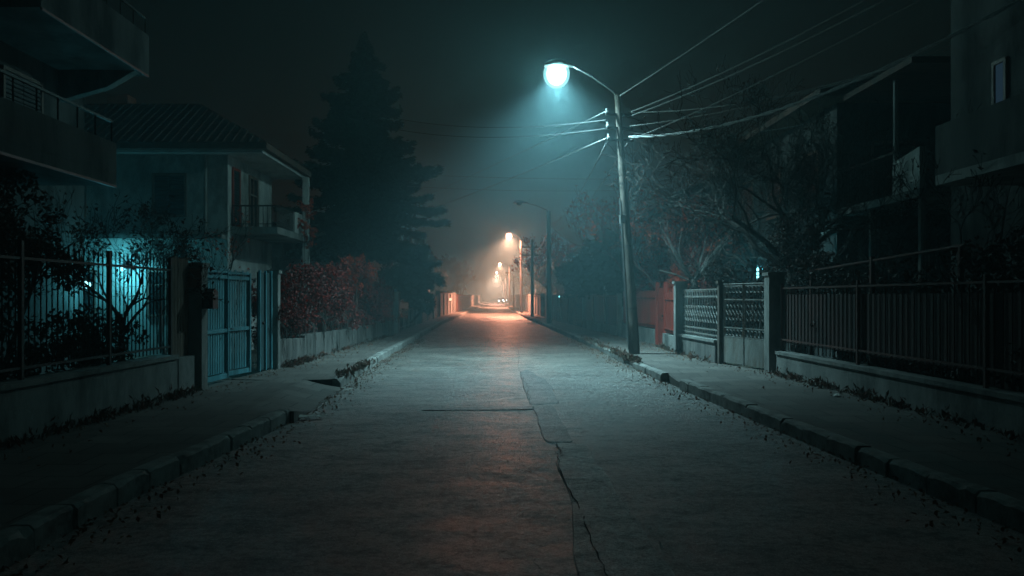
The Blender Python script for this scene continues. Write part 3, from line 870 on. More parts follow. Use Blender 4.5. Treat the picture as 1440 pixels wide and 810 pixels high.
st = MB().box(8.0, 10.2, 16.1, 19.995, 3.5, 3.66).build('balcony', 'concrete', root)
mb = MB(); mb.add([(8.0, 16.1, 3.662), (8.12, 16.1, 3.662), (8.12, 17.2, 3.662), (8.0, 17.2, 3.662), (8.0, 16.1, 4.45), (8.12, 16.1, 4.45), (8.12, 17.2, 4.30), (8.0, 17.2, 4.30)],
                  [(0, 3, 2, 1), (4, 5, 6, 7), (0, 1, 5, 4), (1, 2, 6, 5), (2, 3, 7, 6), (3, 0, 4, 7)])
mb.build('parapet', 'plaster_white', st)
mb = MB()
for k in range(20): mb.tube([(8.05, 17.3 + k * .14, 3.66), (8.05, 17.3 + k * .14, 4.5)], .012, 4)
mb.bar((8.05, 17.2), (8.05, 19.98), .04, 4.5, 4.54); mb.build('railing', 'iron', st)
for y in (16.25, 18.4): MB().tube([(8.12, y, 0), (8.12, y, 3.498)], .07, 8).build('column', 'gate_grey', root)
MB().tube([(8.10, 17.28, 3.66), (8.10, 17.28, 6.0)], .05, 8).build('column', 'plaster_white', root)
MB().box(7.8, 10.4, 16.0, 19.15, 6.0, 6.12).build('porch_roof', 'roof', root)
root = thing('apartment_block', 'dark building with one dimly lit narrow window at the right edge', 'building', (11, 10, 0))
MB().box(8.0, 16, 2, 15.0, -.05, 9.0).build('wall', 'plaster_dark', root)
MB().box(7.5, 16.4, 1.6, 15.4, 9.0, 9.2).build('roof', 'concrete', root)
window(root, 8.0, 'x', 13.5, .26, 4.45, 5.3, None, sgn=-1, lit='lit_pane' and M['lit_pane'])
for y, z in ((11.2, 4.3), (8, 4.3), (13.0, 7.0), (10, 7.0), (12.5, 1.3), (9.5, 1.3)):
    window(root, 8.0, 'x', y, 1.0, z, z + 1.25, 'shutter', sgn=-1)
b = MB().box(6.7, 7.995, 9.8, 13.0, 3.3, 3.45).build('balcony', 'concrete', root)
mb = MB()
mb.box(6.7, 6.8, 9.8, 13.0, 3.452, 4.2); mb.box(6.802, 7.99, 12.9, 13.0, 3.452, 4.2); mb.box(6.802, 7.99, 9.8, 9.9, 3.452, 4.2)
mb.build('parapet', 'plaster_dark', b)

def small_house(label, x0, x1, y0, y1, ze, zr, mat, sgn, group=None):
    root = thing('house', label, 'house', ((x0 + x1) / 2, (y0 + y1) / 2, 0), group)
    MB().box(x0, x1, y0, y1, -.05, ze - .17).build('wall', mat, root)
    hip_roof(root, x0 - .6, x1 + .6, y0 - .6, y1 + .6, ze, zr)
    sx = x1 if sgn > 0 else x0
    n = max(2, int((y1 - y0) / 3))
    for k in range(n):
        yy = y0 + (y1 - y0) * (k + .5) / n
        window(root, sx, 'x', yy, 1.0, 1.1, 2.3, 'cross', sgn=sgn)
        if ze > 5: window(root, sx, 'x', yy, 1.0, 3.9, 5.0, 'shutter', sgn=sgn)
    for xx in (x0 + 1.6, x1 - 1.6):
        window(root, y0, 'y', xx, 1.0, 1.1, 2.3, 'cross')
        if ze > 5: window(root, y0, 'y', xx, 1.0, 3.9, 5.0, 'shutter')
    return root
small_house('dark roofed house behind the leaning street lamp on the right', 7.4, 14, 35, 43, 5.6, 7.3, 'plaster_dark', -1)
small_house('hazy house with hipped roof behind the whitish pole on the right', 6.6, 13, 58, 67, 5.2, 6.9, 'plaster', -1)
small_house('hazy low house far down the street on the right', 6.2, 13, 92, 104, 3.6, 5.4, 'plaster_white', -1)
small_house('faint distant house farthest down on the right', 6.5, 14, 130, 142, 5.6, 7.4, 'plaster', -1)
small_house('hazy house beyond the conifer on the left', -14, -7.4, 52, 62, 5.4, 7.2, 'plaster', 1)
small_house('hazy low house far down the street on the left', -13, -6.6, 80, 91, 3.7, 5.6, 'plaster_white', 1)
small_house('faint distant house farthest down on the left', -14, -6.8, 118, 132, 5.6, 7.4, 'plaster', 1)

# ------------------------------------------------------------------ street lamps, poles, cables
def point(name, loc, col, power, size, parent):
    l = bpy.data.lights.new(name, 'POINT'); l.color = col; l.energy = power; l.shadow_soft_size = size
    o = bpy.data.objects.new(name, l)
    off = V((0, 0, 0)); p = parent
    while p is not None: off += p.location; p = p.parent
    o.location = V(loc) - off; o.parent = parent
    COL.objects.link(o); return o

def street_lamp(label, base, top, head, polemat, rb, rt, bulb=None, light=None, n=12, detail=False, globe=(.15, .15, .11), group='street lamps along the right kerb'):
    root = thing('street_lamp', label, 'street lamp', base, group)
    b, t, h = V(base), V(top), V(head)
    pts = [b + (t - b) * k / 8 for k in range(9)]; pts[0].z -= .2
    pole = MB().tube(pts, [rb + (rt - rb) * k / 8 for k in range(9)], n).build('pole', polemat, root, smooth=True)
    d = V((h.x - t.x, h.y - t.y, 0)); d.normalize()
    neck = h - d * .28
    arm = [t + V((0, 0, -.15)), t + V((0, 0, .03)) + d * .06] + [t.lerp(neck, k / 6) + V((0, 0, .10 * math.sin(math.pi * k / 6) * .5)) for k in range(1, 7)]
    MB().tube(arm, .019, 7).build('arm', 'lamp_metal' if polemat == 'pole' else polemat, root, smooth=True)
    # cobra head: tapered shell, lens underneath
    sd = V((-d.y, d.x, 0)); mb = MB(); rows = []
    prof = [(-.34, .05, .045), (-.2, .11, .085), (0.0, .24, .15), (.2, .28, .17), (.38, .21, .13), (.48, .06, .05)]
    for (u, w, hh) in prof:
        c = h + d * u
        rows.append([c + sd * w * math.cos(a) + V((0, 0, hh * max(0, math.sin(a)))) for a in [math.pi * k / 8 for k in range(9)]])
    o = len(mb.v)
    for r in rows: mb.v.extend(tuple(p) for p in r)
    for i in range(len(rows) - 1):
        for k in range(8): mb.f.append((i * 9 + k, i * 9 + k + 1, (i + 1) * 9 + k + 1, (i + 1) * 9 + k))
        mb.f.append((i * 9 + 8, i * 9, (i + 1) * 9, (i + 1) * 9 + 8))
    hd = mb.build('lamp_head', 'lamp_metal', root, smooth=True)
    lens = MB()
    big = globe[2] > .12
    c = h + d * .16 + V((0, 0, -.19 if big else -.01)); dz = -.02 if big else -.30
    lens.sphere(c, 1, 18, 12, globe)
    ln = lens.build('lens', bulb or 'glass', hd, smooth=True)
    if big:  # glowing shells added round the bulb to imitate soft lens bloom
        k_ = globe[0] / .20; pc = bulb == 'bulb_peach'
        MB().sphere(c, 1, 22, 14, (.26 * k_, .26 * k_, .29 * k_)).build('inner_bowl', 'frosted_mid_peach' if pc else 'frosted_mid', hd, smooth=True)
        MB().sphere(c, 1, 24, 16, (.335 * k_, .335 * k_, .36 * k_)).build('bowl', 'frosted_peach' if pc else 'frosted_bowl', hd, smooth=True)
    if light:
        point('lamp_light', c + V((0, 0, dz)), light[0], light[1] * light[2], .12, root)
        l = bpy.data.lights.new('lamp_beam', 'SPOT'); l.color = light[0]; l.energy = light[1]; l.shadow_soft_size = .14
        l.spot_size = R(light[3]); l.spot_blend = 1.0
        lo = bpy.data.objects.new('lamp_beam', l); lo.location = c + V((0, 0, dz)) - V(base); lo.parent = root; COL.objects.link(lo)
    if detail:
        for z in (6.25, 5.9, 5.6):
            f = (z - b.z) / (t.z - b.z); c = b.lerp(t, f)
            MB().bar((c.x - .34, c.y - .1), (c.x + .34, c.y + .05), .05, z - .03, z + .03).build('bracket', 'iron', root)
            for s_ in (-.3, .3):
                MB().tube([(c.x + s_, c.y, z + .03), (c.x + s_, c.y, z + .08), (c.x + s_, c.y, z + .1), (c.x + s_, c.y, z + .16)], [.035, .05, .03, .035], 8).build('insulator', 'ceramic', root)
        for f in (.18, .42, .55, .66, .8):
            c = b.lerp(t, f); r = rb + (rt - rb) * f
            MB().tube([c + V((0, 0, -.02)), c + V((0, 0, .02))], r + .006, 12).build('band', 'iron', root)
        cd = [b.lerp(t, f) + V((-(rb + (rt - rb) * f) - .02, -.05, 0)) for f in (.02, .2, .4, .6)]
        MB().tube(cd, .02, 6).build('conduit', 'lamp_metal', root)
        c = b.lerp(t, .52)
        MB().box(c.x - .17, c.x - .05, c.y - .22, c.y - .10, c.z - .1, c.z + .12).build('junction_box', 'ceramic', root)
    return root
street_lamp('tall leaning concrete street lamp shining bright teal-white over the road', (3.55, 21.75, .12), (3.10, 21.75, 6.75), (1.70, 21.6, 7.44), 'pole', .142, .072, 'bulb_teal', (TEAL_LIGHT, 27500, .03, 132), 14, True, (.20, .20, .23))
street_lamp('dark unlit street lamp standing beyond the leaning lit one', (2.95, 47, .12), (2.92, 47, 6.35), (1.45, 46.8, 6.75), 'darkpole', .15, .10)
street_lamp('nearest of the peach-coloured lit street lamps in the haze', (2.42, 80, .12), (2.38, 80, 6.9), (1.40, 79.7, 7.5), 'pole', .15, .10, 'bulb_peach', (PEACH_LIGHT, 205000, .06, 158), globe=(.22, .22, .25))
street_lamp('hazy unlit street lamp just past the first peach lamp', (2.5, 118, .12), (2.5, 118, 4.6), (1.75, 118, 4.95), 'pole', .14, .10)
street_lamp('second peach lit street lamp farther into the haze', (2.3, 140, .12), (2.3, 140, 6.7), (.85, 140, 7.2), 'pole', .15, .10, 'bulb_peach', (PEACH_LIGHT, 210000, .02, 155), globe=(.18, .18, .2))
street_lamp('small distant white lit street lamp, upper of the far white pair', (2.3, 190, .12), (2.3, 190, 6.6), (.40, 190, 7.1), 'pole', .15, .10, 'bulb_white', ((1, .42, .28), 60000, .012, 156))
street_lamp('farthest white lit street lamp, lower of the far white pair', (2.3, 236, .12), (2.3, 236, 6.5), (.25, 236, 7.0), 'pole', .15, .10, 'bulb_white', ((1, .42, .28), 60000, .012, 156))

def utility_pole(label, base, h, mat, arms):
    root = thing('utility_pole', label, 'pole', base)
    b = V(base)
    MB().tube([b + V((0, 0, -.2)), b + V((0, 0, h * .5)), b + V((0, 0, h))], [.14, .115, .09], 10).build('pole', mat, root, smooth=True)
    for z in arms:
        MB().bar((b.x - .8, b.y), (b.x + .8, b.y), .08, b.z + z, b.z + z + .09, side=.11).build('crossarm', 'wood', root)
        for s_ in (-.7, -.3, .3, .7): MB().tube([(b.x + s_, b.y + .11, b.z + z + .09), (b.x + s_, b.y + .11, b.z + z + .22)], .035, 6).build('insulator', 'ceramic', root)
utility_pole('slim whitish utility pole right of the road in the orange haze', (2.75, 64, .12), 5.8, 'pole', (4.6, 5.2))
utility_pole('tall utility pole half hidden behind the conifer on the left', (-6.0, 60, .05), 9.2, 'darkpole', (8.2,))
utility_pole('hazy utility pole on the right beside the peach lamps', (2.9, 98, .12), 7.0, 'pole', (6.0,))

def cable(label, a, b, sag, r=.012, mat='cable', twist=False):
    a, b = V(a), V(b); n = 26
    pts = [a.lerp(b, k / n) - V((0, 0, sag * 4 * (k / n) * (1 - k / n))) for k in range(n + 1)]
    if not twist:
        o = MB().tube(pts, r, 5).build('cable', mat, None)
    else:
        mb = MB(); m = 90
        for ph in (0, math.pi):
            q = []
            for k in range(m + 1):
                t = k / m; p = a.lerp(b, t) - V((0, 0, sag * 4 * t * (1 - t)))
                q.append(p + V((0, math.cos(t * 60 + ph), math.sin(t * 60 + ph))) * r)
            mb.tube(q, r, 5)
        o = mb.build('cable', mat, None)
    tag(o, label, 'cable', 'overhead cables')
    return o
PT = (3.13, 21.75)
cable('topmost pale cable rising steeply right from the lit lamp', (3.15, 21.7, 6.72), (6.6, 7.0, 7.2), .10, .011)
cable('upper of two close cables running right from lit lamp to the edge building', (3.45, 21.7, 6.32), (8.4, 8.6, 7.4), .32, .010)
cable('lower of two close cables running right from lit lamp to the edge building', (3.45, 21.7, 6.22), (8.4, 9.2, 7.2), .30, .010)
cable('sagging pale cable from lit lamp to the dark-roofed house on the right', (3.45, 21.7, 6.30), (10.5, 16.4, 7.15), .5, .011)
cable('thin cable below it towards the dim right house', (3.40, 21.7, 5.95), (10.0, 15.6, 6.75), .30, .009)
cable('short low cable from lit lamp into the bare tree', (3.42, 21.7, 5.78), (8.0, 20.6, 5.9), .22, .009)
cable('thick twisted pale cable sagging right from lit lamp across the bare trees', (3.38, 21.7, 5.68), (8.0, 11.2, 6.15), .62, .018, 'cable', True)
cable('steep cable from lit lamp bracket down past its crossarms to the dim house', (3.42, 21.7, 5.60), (8.3, 9.8, 6.95), .22, .009)
cable('upper dark cable crossing left from the lit lamp to the conifer', (2.80, 21.75, 6.12), (-5.2, 30, 8.3), .42, .012, 'cable_dark')
cable('lower dark cable crossing left from the lit lamp to the conifer', (2.80, 21.75, 5.90), (-5.2, 30, 7.9), .42, .012, 'cable_dark')
cable('pale cable slanting far left from lit lamp to the pole behind the conifer', (2.82, 21.8, 6.35), (-6.1, 60, 8.3), .10, .016)
cable('lower pale cable slanting far left from the lit lamp bracket', (2.82, 21.8, 5.66), (-5.9, 60, 7.4), .12, .016)
cable('pale cable crossing high over the road beyond the lit lamp', (-5.8, 36, 6.9), (7.4, 36, 6.6), .12, .012)
cable('second faint cable crossing over the road just below it', (-5.8, 37, 6.55), (7.4, 37, 6.3), .2, .010)
cable('cable from lit lamp to the unlit lamp along the kerb', (2.85, 21.85, 5.6), (2.95, 47, 5.6), .5, .010)
cable('second cable from lit lamp to the unlit lamp, hanging lower', (3.4, 21.85, 5.6), (3.0, 47, 5.2), .6, .010)
for k, (dz, sg, nm) in enumerate(((0, .35, 'top'), (-.35, .5, 'middle'), (-.75, .75, 'bottom'))):
    cable('%s cable of the peach-lit bundle between unlit lamp and whitish pole' % nm, (2.95, 47, 5.35 + dz), (2.85, 64, 5.1 + dz), sg, .03)
    cable('%s cable of the peach-lit bundle running on from the whitish pole past the peach lamps' % nm, (2.75, 64, 5.1 + dz), (3.0, 98, 6.3 + dz), sg * .8, .03)
cable('peach-lit cable from unlit lamp to the brick wall house', (2.97, 47, 5.6), (6.6, 59, 5.0), .35, .025)
cable('lower peach-lit cable from unlit lamp into the trees', (2.97, 47, 5.1), (6.6, 60, 4.4), .4, .025)

# small lamps
root = thing('wall_lamp', 'lit cyan wall lamp on the left apartment block, glimpsed through branches', 'lamp', (-7.9, 16.2, 1.9))
MB().box(-7.998, -7.95, 16.12, 16.28, 1.82, 2.0).build('bracket', 'black', root)
MB().tube([(-7.95, 16.2, 1.93), (-7.78, 16.2, 1.95)], .015, 6).build('arm', 'black', root)
MB().sphere((-7.76, 16.2, 1.84), .07).build('globe', 'bulb_cyan', root, smooth=True)
point('lamp_light', (-7.5, 16.2, 1.75), CYAN_LIGHT, 40, .10, root)
root = thing('wall_lamp', 'lit cyan wall lamp on the pale left house beside its window', 'lamp', (-9.6, 22.2, 2.4))
MB().box(-9.68, -9.52, 22.22, 22.298, 2.34, 2.5).build('bracket', 'black', root)
MB().tube([(-9.6, 22.22, 2.42), (-9.6, 22.0, 2.44)], .015, 6).build('arm', 'black', root)
MB().sphere((-9.6, 21.96, 2.33), .06).build('globe', 'bulb_cyan', root, smooth=True)
point('lamp_light', (-9.6, 21.7, 2.25), CYAN_LIGHT, 80, .10, root)
root = thing('garden_lamp', 'small lit cyan garden lamp on a post behind the ornate gate', 'lamp', (6.45, 21.0, .1))
MB().tube([(6.45, 21.0, .05), (6.45, 21.0, 2.05)], .03, 8).build('post', 'black', root)
MB().tube([(6.45, 21.0, 2.05), (6.45, 21.0, 2.08), (6.45, 21.0, 2.30), (6.45, 21.0, 2.34)], [.02, .03, .03, .01], 8).build('lantern', 'bulb_cyan', root)
point('lamp_light', (6.45, 20.8, 2.3), CYAN_LIGHT, 30, .08, root)
root = thing('gate_lamp', 'small orange lit lamp on the far left wall pillar', 'lamp', (-3.9, 72, 2.1))
MB().tube([(-4.0, 72, 1.4), (-3.85, 72, 1.45)], .02, 6).build('arm', 'black', root)
MB().sphere((-3.82, 72, 1.42), .11).build('globe', 'gate_bulb', root, smooth=True)
root = thing('gate_lamp', 'small pale lit lamp on the right brick wall past the unlit lamp', 'lamp', (3.75, 50.2, 1.6))
MB().tube([(3.9, 50.2, 1.66), (3.78, 50.2, 1.68)], .02, 6).build('arm', 'black', root)
MB().sphere((3.76, 50.2, 1.64), .055).build('globe', 'bulb_cyan', root, smooth=True)

# ------------------------------------------------------------------ cars
def car(label, x, y, lit):
    root = thing('car', label, 'car', (x, y, 0))
    prof = [(-2.1, .35), (-2.15, .62), (-2.0, .80), (-1.15, .93), (-.55, 1.40), (.75, 1.44), (1.55, .98), (2.1, .92), (2.15, .4), (1.6, .25), (-1.6, .25)]
    mb = MB()
    for w, s_ in ((.84, 1),):
        n = len(prof); vs = []
        for sx in (-1, 1):
            for (py, pz) in prof:
                ww = w if pz < .95 else .62
                vs.append((x + sx * ww, y + py, pz))
        fs = [tuple(range(n)), tuple(reversed(range(n, 2 * n)))] + [(k, k + n, (k + 1) % n + n, (k + 1) % n) for k in range(n)]
        mb.add(vs, fs)
    mb.build('body', 'carpaint', root)
    mb = MB(); mb.add([(x - .72, y - 1.10, .985), (x + .72, y - 1.10, .985), (x + .60, y - .62, 1.37), (x - .60, y - .62, 1.37)], [(0, 1, 2, 3)])
    mb.v = [(a, b - .012, c + .012) for a, b, c in mb.v]; mb.build('windscreen', 'glass', root)
    for sx in (-.76, .76):
        for py in (-1.35, 1.35):
            wmb = MB().tube([(x + sx - .1, y + py, .31), (x + sx + .1, y + py, .31)], .31, 16); wmb.build('wheel', 'rubber', root)
    for sx, on in zip((-.58, .58), lit):
        MB().sphere((x + sx, y - 2.14, .72), .10, 10, 6, (1.1, .4, .8)).build('headlight', 'headlight' if on else 'glass', root)
    MB().box(x - .45, x + .45, y - 2.19, y - 2.14, .42, .54).build('grille', 'black', root)
car('distant car coming up the road with both headlights lit', 1.40, 215, (True, True))
car('more distant car standing at the right kerb with one headlight lit', 3.55, 236, (True, False))

# ------------------------------------------------------------------ plants
def branch(mb, tips, p, d, L, r, depth, spread=.6, up=.15, kids=(2, 4), minr=.004, wig=.16, segs=4, shrink=.72):
    pts = [V(p)]; rads = [r]; d = V(d).normalized(); q = V(p)
    for k in range(segs):
        d = (d + V((random.gauss(0, wig), random.gauss(0, wig), random.gauss(0, wig) + up * .3))).normalized()
        q = q + d * L / segs
        pts.append(q); rads.append(max(minr, r * (1 - .55 * (k + 1) / segs)))
    mb.tube(pts, rads, 6 if r > .05 else (4 if r > .012 else 3), False)
    if depth <= 0:
        tips.append((pts, d)); return
    for k in range(random.randint(*kids)):
        t = random.uniform(.45, 1.0) if k else 1.0
        i = min(segs, max(1, int(round(t * segs))))
        ax = V((random.gauss(0, 1), random.gauss(0, 1), random.gauss(0, 1)))
        nd = (d + ax * spread * .6 + V((0, 0, up))).normalized()
        branch(mb, tips, pts[i], nd, L * shrink * random.uniform(.75, 1.15), rads[i] * .72, depth - 1, spread, up, kids, minr, wig, segs, shrink)

def bare_tree(label, base, h_trunk, r, L, depth, bark='bark', leaf=None, nleaf=0, lsize=.09, lean=(0, 0), spread=.7, up=.12, kids=(2, 4), limbs=4, name='bare_tree', group=None, minr=.005, cat='tree', wig=.16):
    root = thing(name, label, cat, base, group)
    mb = MB(); b = V(base); top = b + V((lean[0], lean[1], h_trunk))
    n = 5; tp = [b.lerp(top, k / n) + V((random.gauss(0, .02), random.gauss(0, .02), 0)) * (k > 0) * 2 for k in range(n + 1)]
    tp[0].z -= .15
    mb.tube(tp, [r * (1.25 if k == 0 else 1 - .35 * k / n) for k in range(n + 1)], 9)
    tr = mb.build('trunk', bark, root, smooth=True)
    cr = MB(); tips = []
    for k in range(limbs):
        a = 2 * math.pi * (k + random.uniform(-.3, .3)) / limbs
        f = random.uniform(.7, 1.0) if k else 1.0
        d = V((math.cos(a) * spread, math.sin(a) * spread, random.uniform(.5, 1.1)))
        branch(cr, tips, b.lerp(top, f), d, L * random.uniform(.8, 1.15), r * .55, depth, spread, up, kids, minr, wig)
    cr.build('crown', bark, root)
    if leaf and tips:
        lm = MB(); C = []
        for _ in range(nleaf):
            pts, d = random.choice(tips); p = random.choice(pts)
            C.append(tuple(p + V((random.gauss(0, .06), random.gauss(0, .06), random.gauss(0, .06)))))
        lm.leaves(C, lsize); lm.build('foliage', leaf, root)
    return root

def clump_cloud(centers, n, size_leaf, fill=.55):
    """points on and under the skins of many small ellipsoids"""
    out = []
    w = np.array([c[3] ** 2 for c in centers]); w = w / w.sum()
    idx = rng.choice(len(centers), n, p=w)
    d = rng.normal(size=(n, 3)); d /= np.linalg.norm(d, axis=1)[:, None]
    rr = rng.random(n) ** fill
    rr = rr * (1 + rng.normal(size=n) * .10)
    C = np.array([c[:3] for c in centers])[idx]; rad = np.array([c[3] for c in centers])[idx]
    return C + d * (rr * rad)[:, None]

def bush(label, base, blobs, nleaf, lsize, mat, trunk_r=.05, bark='bark', name='shrub', cat='shrub', group=None, nclump=26, twigs=True):
    """blobs: (dx, dy, z, r) of main masses; each broken up into small uneven clumps on visible stems"""
    root = thing(name, label, cat, base, group)
    b = V(base); cl = []; st = MB(); tips = []
    for (dx, dy, z, r) in blobs:
        c = V((b.x + dx, b.y + dy, z))
        for k in range(nclump):
            d = V((random.gauss(0, 1), random.gauss(0, 1), random.gauss(0, 1))).normalized()
            q = c + d * r * random.uniform(.35, 1.0); cl.append((q.x, q.y, q.z, r * random.uniform(.16, .36)))
        mid = b.lerp(c, .5) + V((random.gauss(0, .1), random.gauss(0, .1), 0))
        st.tube([b + V((random.gauss(0, .05), random.gauss(0, .05), -.1)), mid, c], [trunk_r, trunk_r * .7, trunk_r * .35], 6)
        for k in range(7):
            d = V((random.gauss(0, 1), random.gauss(0, 1), random.gauss(.4, .8))).normalized()
            st.tube([c.lerp(mid, random.random() * .5), c + d * r * .55, c + d * r * random.uniform(.95, 1.2)], [trunk_r * .3, trunk_r * .18, .004], 4, False)
    st.build('trunk' if cat == 'tree' else 'stem', bark, root)
    MB().leaves(clump_cloud(cl, nleaf, lsize), lsize).build('crown' if cat == 'tree' else 'foliage', mat, root)
    return root

def conifer(label, base, h, rad, nb, needles, name='conifer'):
    root = thing(name, label, 'tree', base)
    b = V(base)
    MB().tube([b + V((0, 0, -.2)), b + V((.05, 0, h * .4)), b + V((0, .05, h * .75)), b + V((0, 0, h))], [.30, .2, .1, .015], 9).build('trunk', 'bark', root, smooth=True)
    br = MB(); C = []; A = []
    for k in range(nb):
        f = (k + random.random()) / nb
        z = .27 * h + .73 * h * f ** .95
        prof = (1 - f) ** .80 * rad * (0.72 + .36 * abs(math.sin(k * 1.7 + f * 9)))
        if random.random() < .10: prof *= 1.28
        if f < .16: prof *= .85
        a = random.uniform(0, 2 * math.pi)
        prof *= 1 + .16 * math.sin(a * 3 + f * 14) + .10 * math.sin(a * 5 - f * 31)
        L = max(.12, prof * random.uniform(.62, 1.18))
        dirv = V((math.cos(a), math.sin(a), 0)); p0 = b + V((0, 0, z)); lift = random.uniform(.0, .35) if f > .25 else random.uniform(-.2, .1)
        pts = []
        m = 7
        for i in range(m + 1):
            t = i / m
            pts.append(p0 + dirv * L * t + V((0, 0, L * (lift * t - .42 * t * t + .20 * t ** 4 * 1.4))))
        br.tube(pts, [.045 * (1 - f) * (1 - i / m) + .006 for i in range(m + 1)], 4, False)
        side = V((-dirv.y, dirv.x, 0))
        nn = int(needles * L)
        for _ in range(nn):
            t = random.random() ** .75; i = min(m - 1, int(t * m)); p = pts[i].lerp(pts[i + 1], t * m - i)
            w = L * .27 * (1.10 - t)
            s_ = random.uniform(-1, 1)
            q = p + side * s_ * w + dirv * abs(s_) * w * .5 + V((0, 0, random.gauss(-.04, .06) - abs(s_) * w * .22))
            C.append(tuple(q)); v = dirv * .8 + side * (1 if s_ > 0 else -1) * .7 + V((0, 0, -.2)); A.append(tuple(v))
    crn = MB().leaves(C, .26, .26, axis=A, jitter=.35).build('crown', 'needle', root)
    br.build('branches', 'bark', root)
    return root
conifer('tall dark conifer towering over the left pavement behind the red hedge', (-5.55, 36, .08), 12.6, 3.5, 330, 190)

# left side growth
bush('large dark shrub with sparse red leaves behind the railings at the far left', (-6.3, 10.6, .08), [(0, 0, 2.4, .9), (.2, -1.2, 2.2, .9), (.1, 1.0, 2.0, .8), (-.4, .3, 3.1, .8), (.2, -2.4, 1.9, .9)], 9000, .085, 'dull_leaf', .05)
bush('low dark evergreen shrub behind the middle of the left railings', (-5.6, 11.6, .08), [(0, 0, .9, .55), (.1, -1.0, .9, .55), (0, .9, .85, .5), (0, -2, .9, .6), (0, -3, .9, .6)], 6500, .07, 'evergreen', .03)
bare_tree('crooked small bare tree behind the left railings, lit cyan from behind', (-6.05, 13.6, .08), 1.25, .06, .85, 4, 'bark', 'dull_leaf', 1100, .065, (.1, .1), .8, .15, (2, 4), 5, minr=.004)
bare_tree('bushy bare tree in the yard against the pale house', (-7.2, 18.3, .08), 1.5, .06, .8, 4, 'bark', 'dull_leaf', 1000, .065, (0, 0), .8, .2, (2, 4), 6, minr=.004)
bare_tree('second bare tree in the yard, close behind the teal gate', (-5.9, 18.6, .08), 1.6, .05, .75, 4, 'bark', 'red_leaf', 180, .07, (-.1, 0), .7, .25, (2, 3), 5, minr=.004)
# creeper hedge on the left wall
hz = [(18.0, 1.55, .62), (19.3, 1.6, .66), (20.6, 1.6, .7), (22, 1.7, .72), (23.5, 1.7, .75), (25, 1.75, .8), (26.6, 1.65, .75), (28.2, 1.55, .7), (29.8, 1.45, .65), (31.0, 1.35, .5)]
root = thing('hedge', 'dark red creeper hedge overflowing the streaked wall on the left', 'hedge', (FL(24.5) - .2, 24.5, .1))
cl = []; st = MB()
for (y, z, r) in hz:
    for k in range(46):
        q = V((FL(y) - .20 + random.gauss(0, .34), y + random.uniform(-.85, .85), z + (random.uniform(-.80, .62) + .18 * math.sin(y * 2.3)) * r * 1.3)); cl.append((q.x, q.y, q.z, random.choice((.07, .10, .14, .19, .30))))
    for k in range(8):
        yy = y + random.uniform(-.8, .8); x = FL(yy) - .2
        st.tube([(x, yy, .05), (x + random.gauss(0, .08), yy + random.gauss(0, .1), z * .6), (x + random.gauss(0, .25), yy + random.gauss(0, .3), z + r * random.uniform(.5, 1.15))], [.016, .011, .003], 4, False)
    for k in range(9):   # stems trailing over the wall
        yy = y + random.uniform(-.8, .8); x = FL(yy) + .14
        st.tube([(x - .25, yy, 1.2), (x, yy + .05, .95), (x + .05, yy + random.gauss(0, .1), random.uniform(.2, .6))], [.008, .006, .003], 3, False)
st.build('stem', 'bark', root)
MB().leaves(clump_cloud(cl, 26000, .075, .5), .078).build('foliage', 'red_dark_leaf', root)
bush('bright red-leaved bush rising above the far half of the hedge', (FL(25) - .12, 25.2, .1), [(0, 0, 2.35, .55), (.05, 1.3, 2.45, .6), (-.1, -1.1, 2.15, .45), (.05, 2.3, 2.2, .5)], 6500, .075, 'red_leaf', .03, 'bark_red')
bush('red climber hanging over the far end of the house balcony', (-5.65, 25.4, .1), [(0, 0, 4.3, .28), (.0, .6, 4.15, .25), (0, -.5, 3.7, .25), (.05, .3, 3.4, .3)], 1100, .08, 'red_leaf', .012, name='climbing_plant', cat='plant', nclump=14)
# farther left
bush('rounded dark evergreen shrub by the left pavement beyond the pillars', (-4.6, 44.5, .08), [(0, 0, 2.0, 1.25), (.75, .3, 2.5, 1.0), (-1.1, 0, 2.2, 1.1), (.2, .5, 3.1, .9), (.9, .5, 1.5, .8)], 9000, .16, 'evergreen', .08, name='evergreen_shrub')
bare_tree('thin bare tree between the conifer and the dark left shrub', (-5.0, 41, .08), 2.0, .07, 1.1, 4, 'bark', None, 0, .08, (.2, 0), .55, .35, (2, 4), 5, minr=.007)
# right side
bare_tree('red-leaved thin tree right behind the leaning street lamp', (5.55, 27.6, .08), 1.7, .09, 1.55, 4, 'bark_red', 'red_leaf', 2600, .10, (-.2, 0), .8, .2, (2, 4), 6, name='autumn_tree', minr=.006)
bare_tree('tall thin bare tree rising left of the leaning street lamp', (4.9, 31, .08), 2.4, .08, 1.5, 4, 'bark_red', 'red_leaf', 420, .11, (-.1, .2), .5, .35, (2, 4), 5, minr=.006)
bush('dark evergreen tree overhanging the dark teal sheet fence', (5.1, 38.5, .08), [(0, 0, 2.7, 1.3), (-.5, .5, 3.4, 1.1), (.6, -1.2, 2.6, 1.2), (.1, -.8, 3.7, 1.0), (-.9, 1.6, 2.5, 1.0)], 11000, .15, 'evergreen', .10, name='evergreen_tree', cat='tree')
bush('smaller dark tree beyond it, over the brick wall', (4.6, 46, .08), [(0, 0, 2.5, 1.0), (.3, 1, 2.9, 1.0), (-.3, -.8, 2.3, .8)], 5000, .17, 'evergreen', .08, name='evergreen_tree', cat='tree')
bush('dark bush with red leaves behind the red picket fences', (5.9, 27.5, .08), [(0, 0, 2.1, .9), (-.3, 2.0, 2.1, .9), (.1, -2, 2.0, .8), (.5, 1, 3.1, .95), (.3, -1.4, 3.2, .9), (.9, -.2, 4.2, .8)], 13000, .085, 'red_dark_leaf', .04)
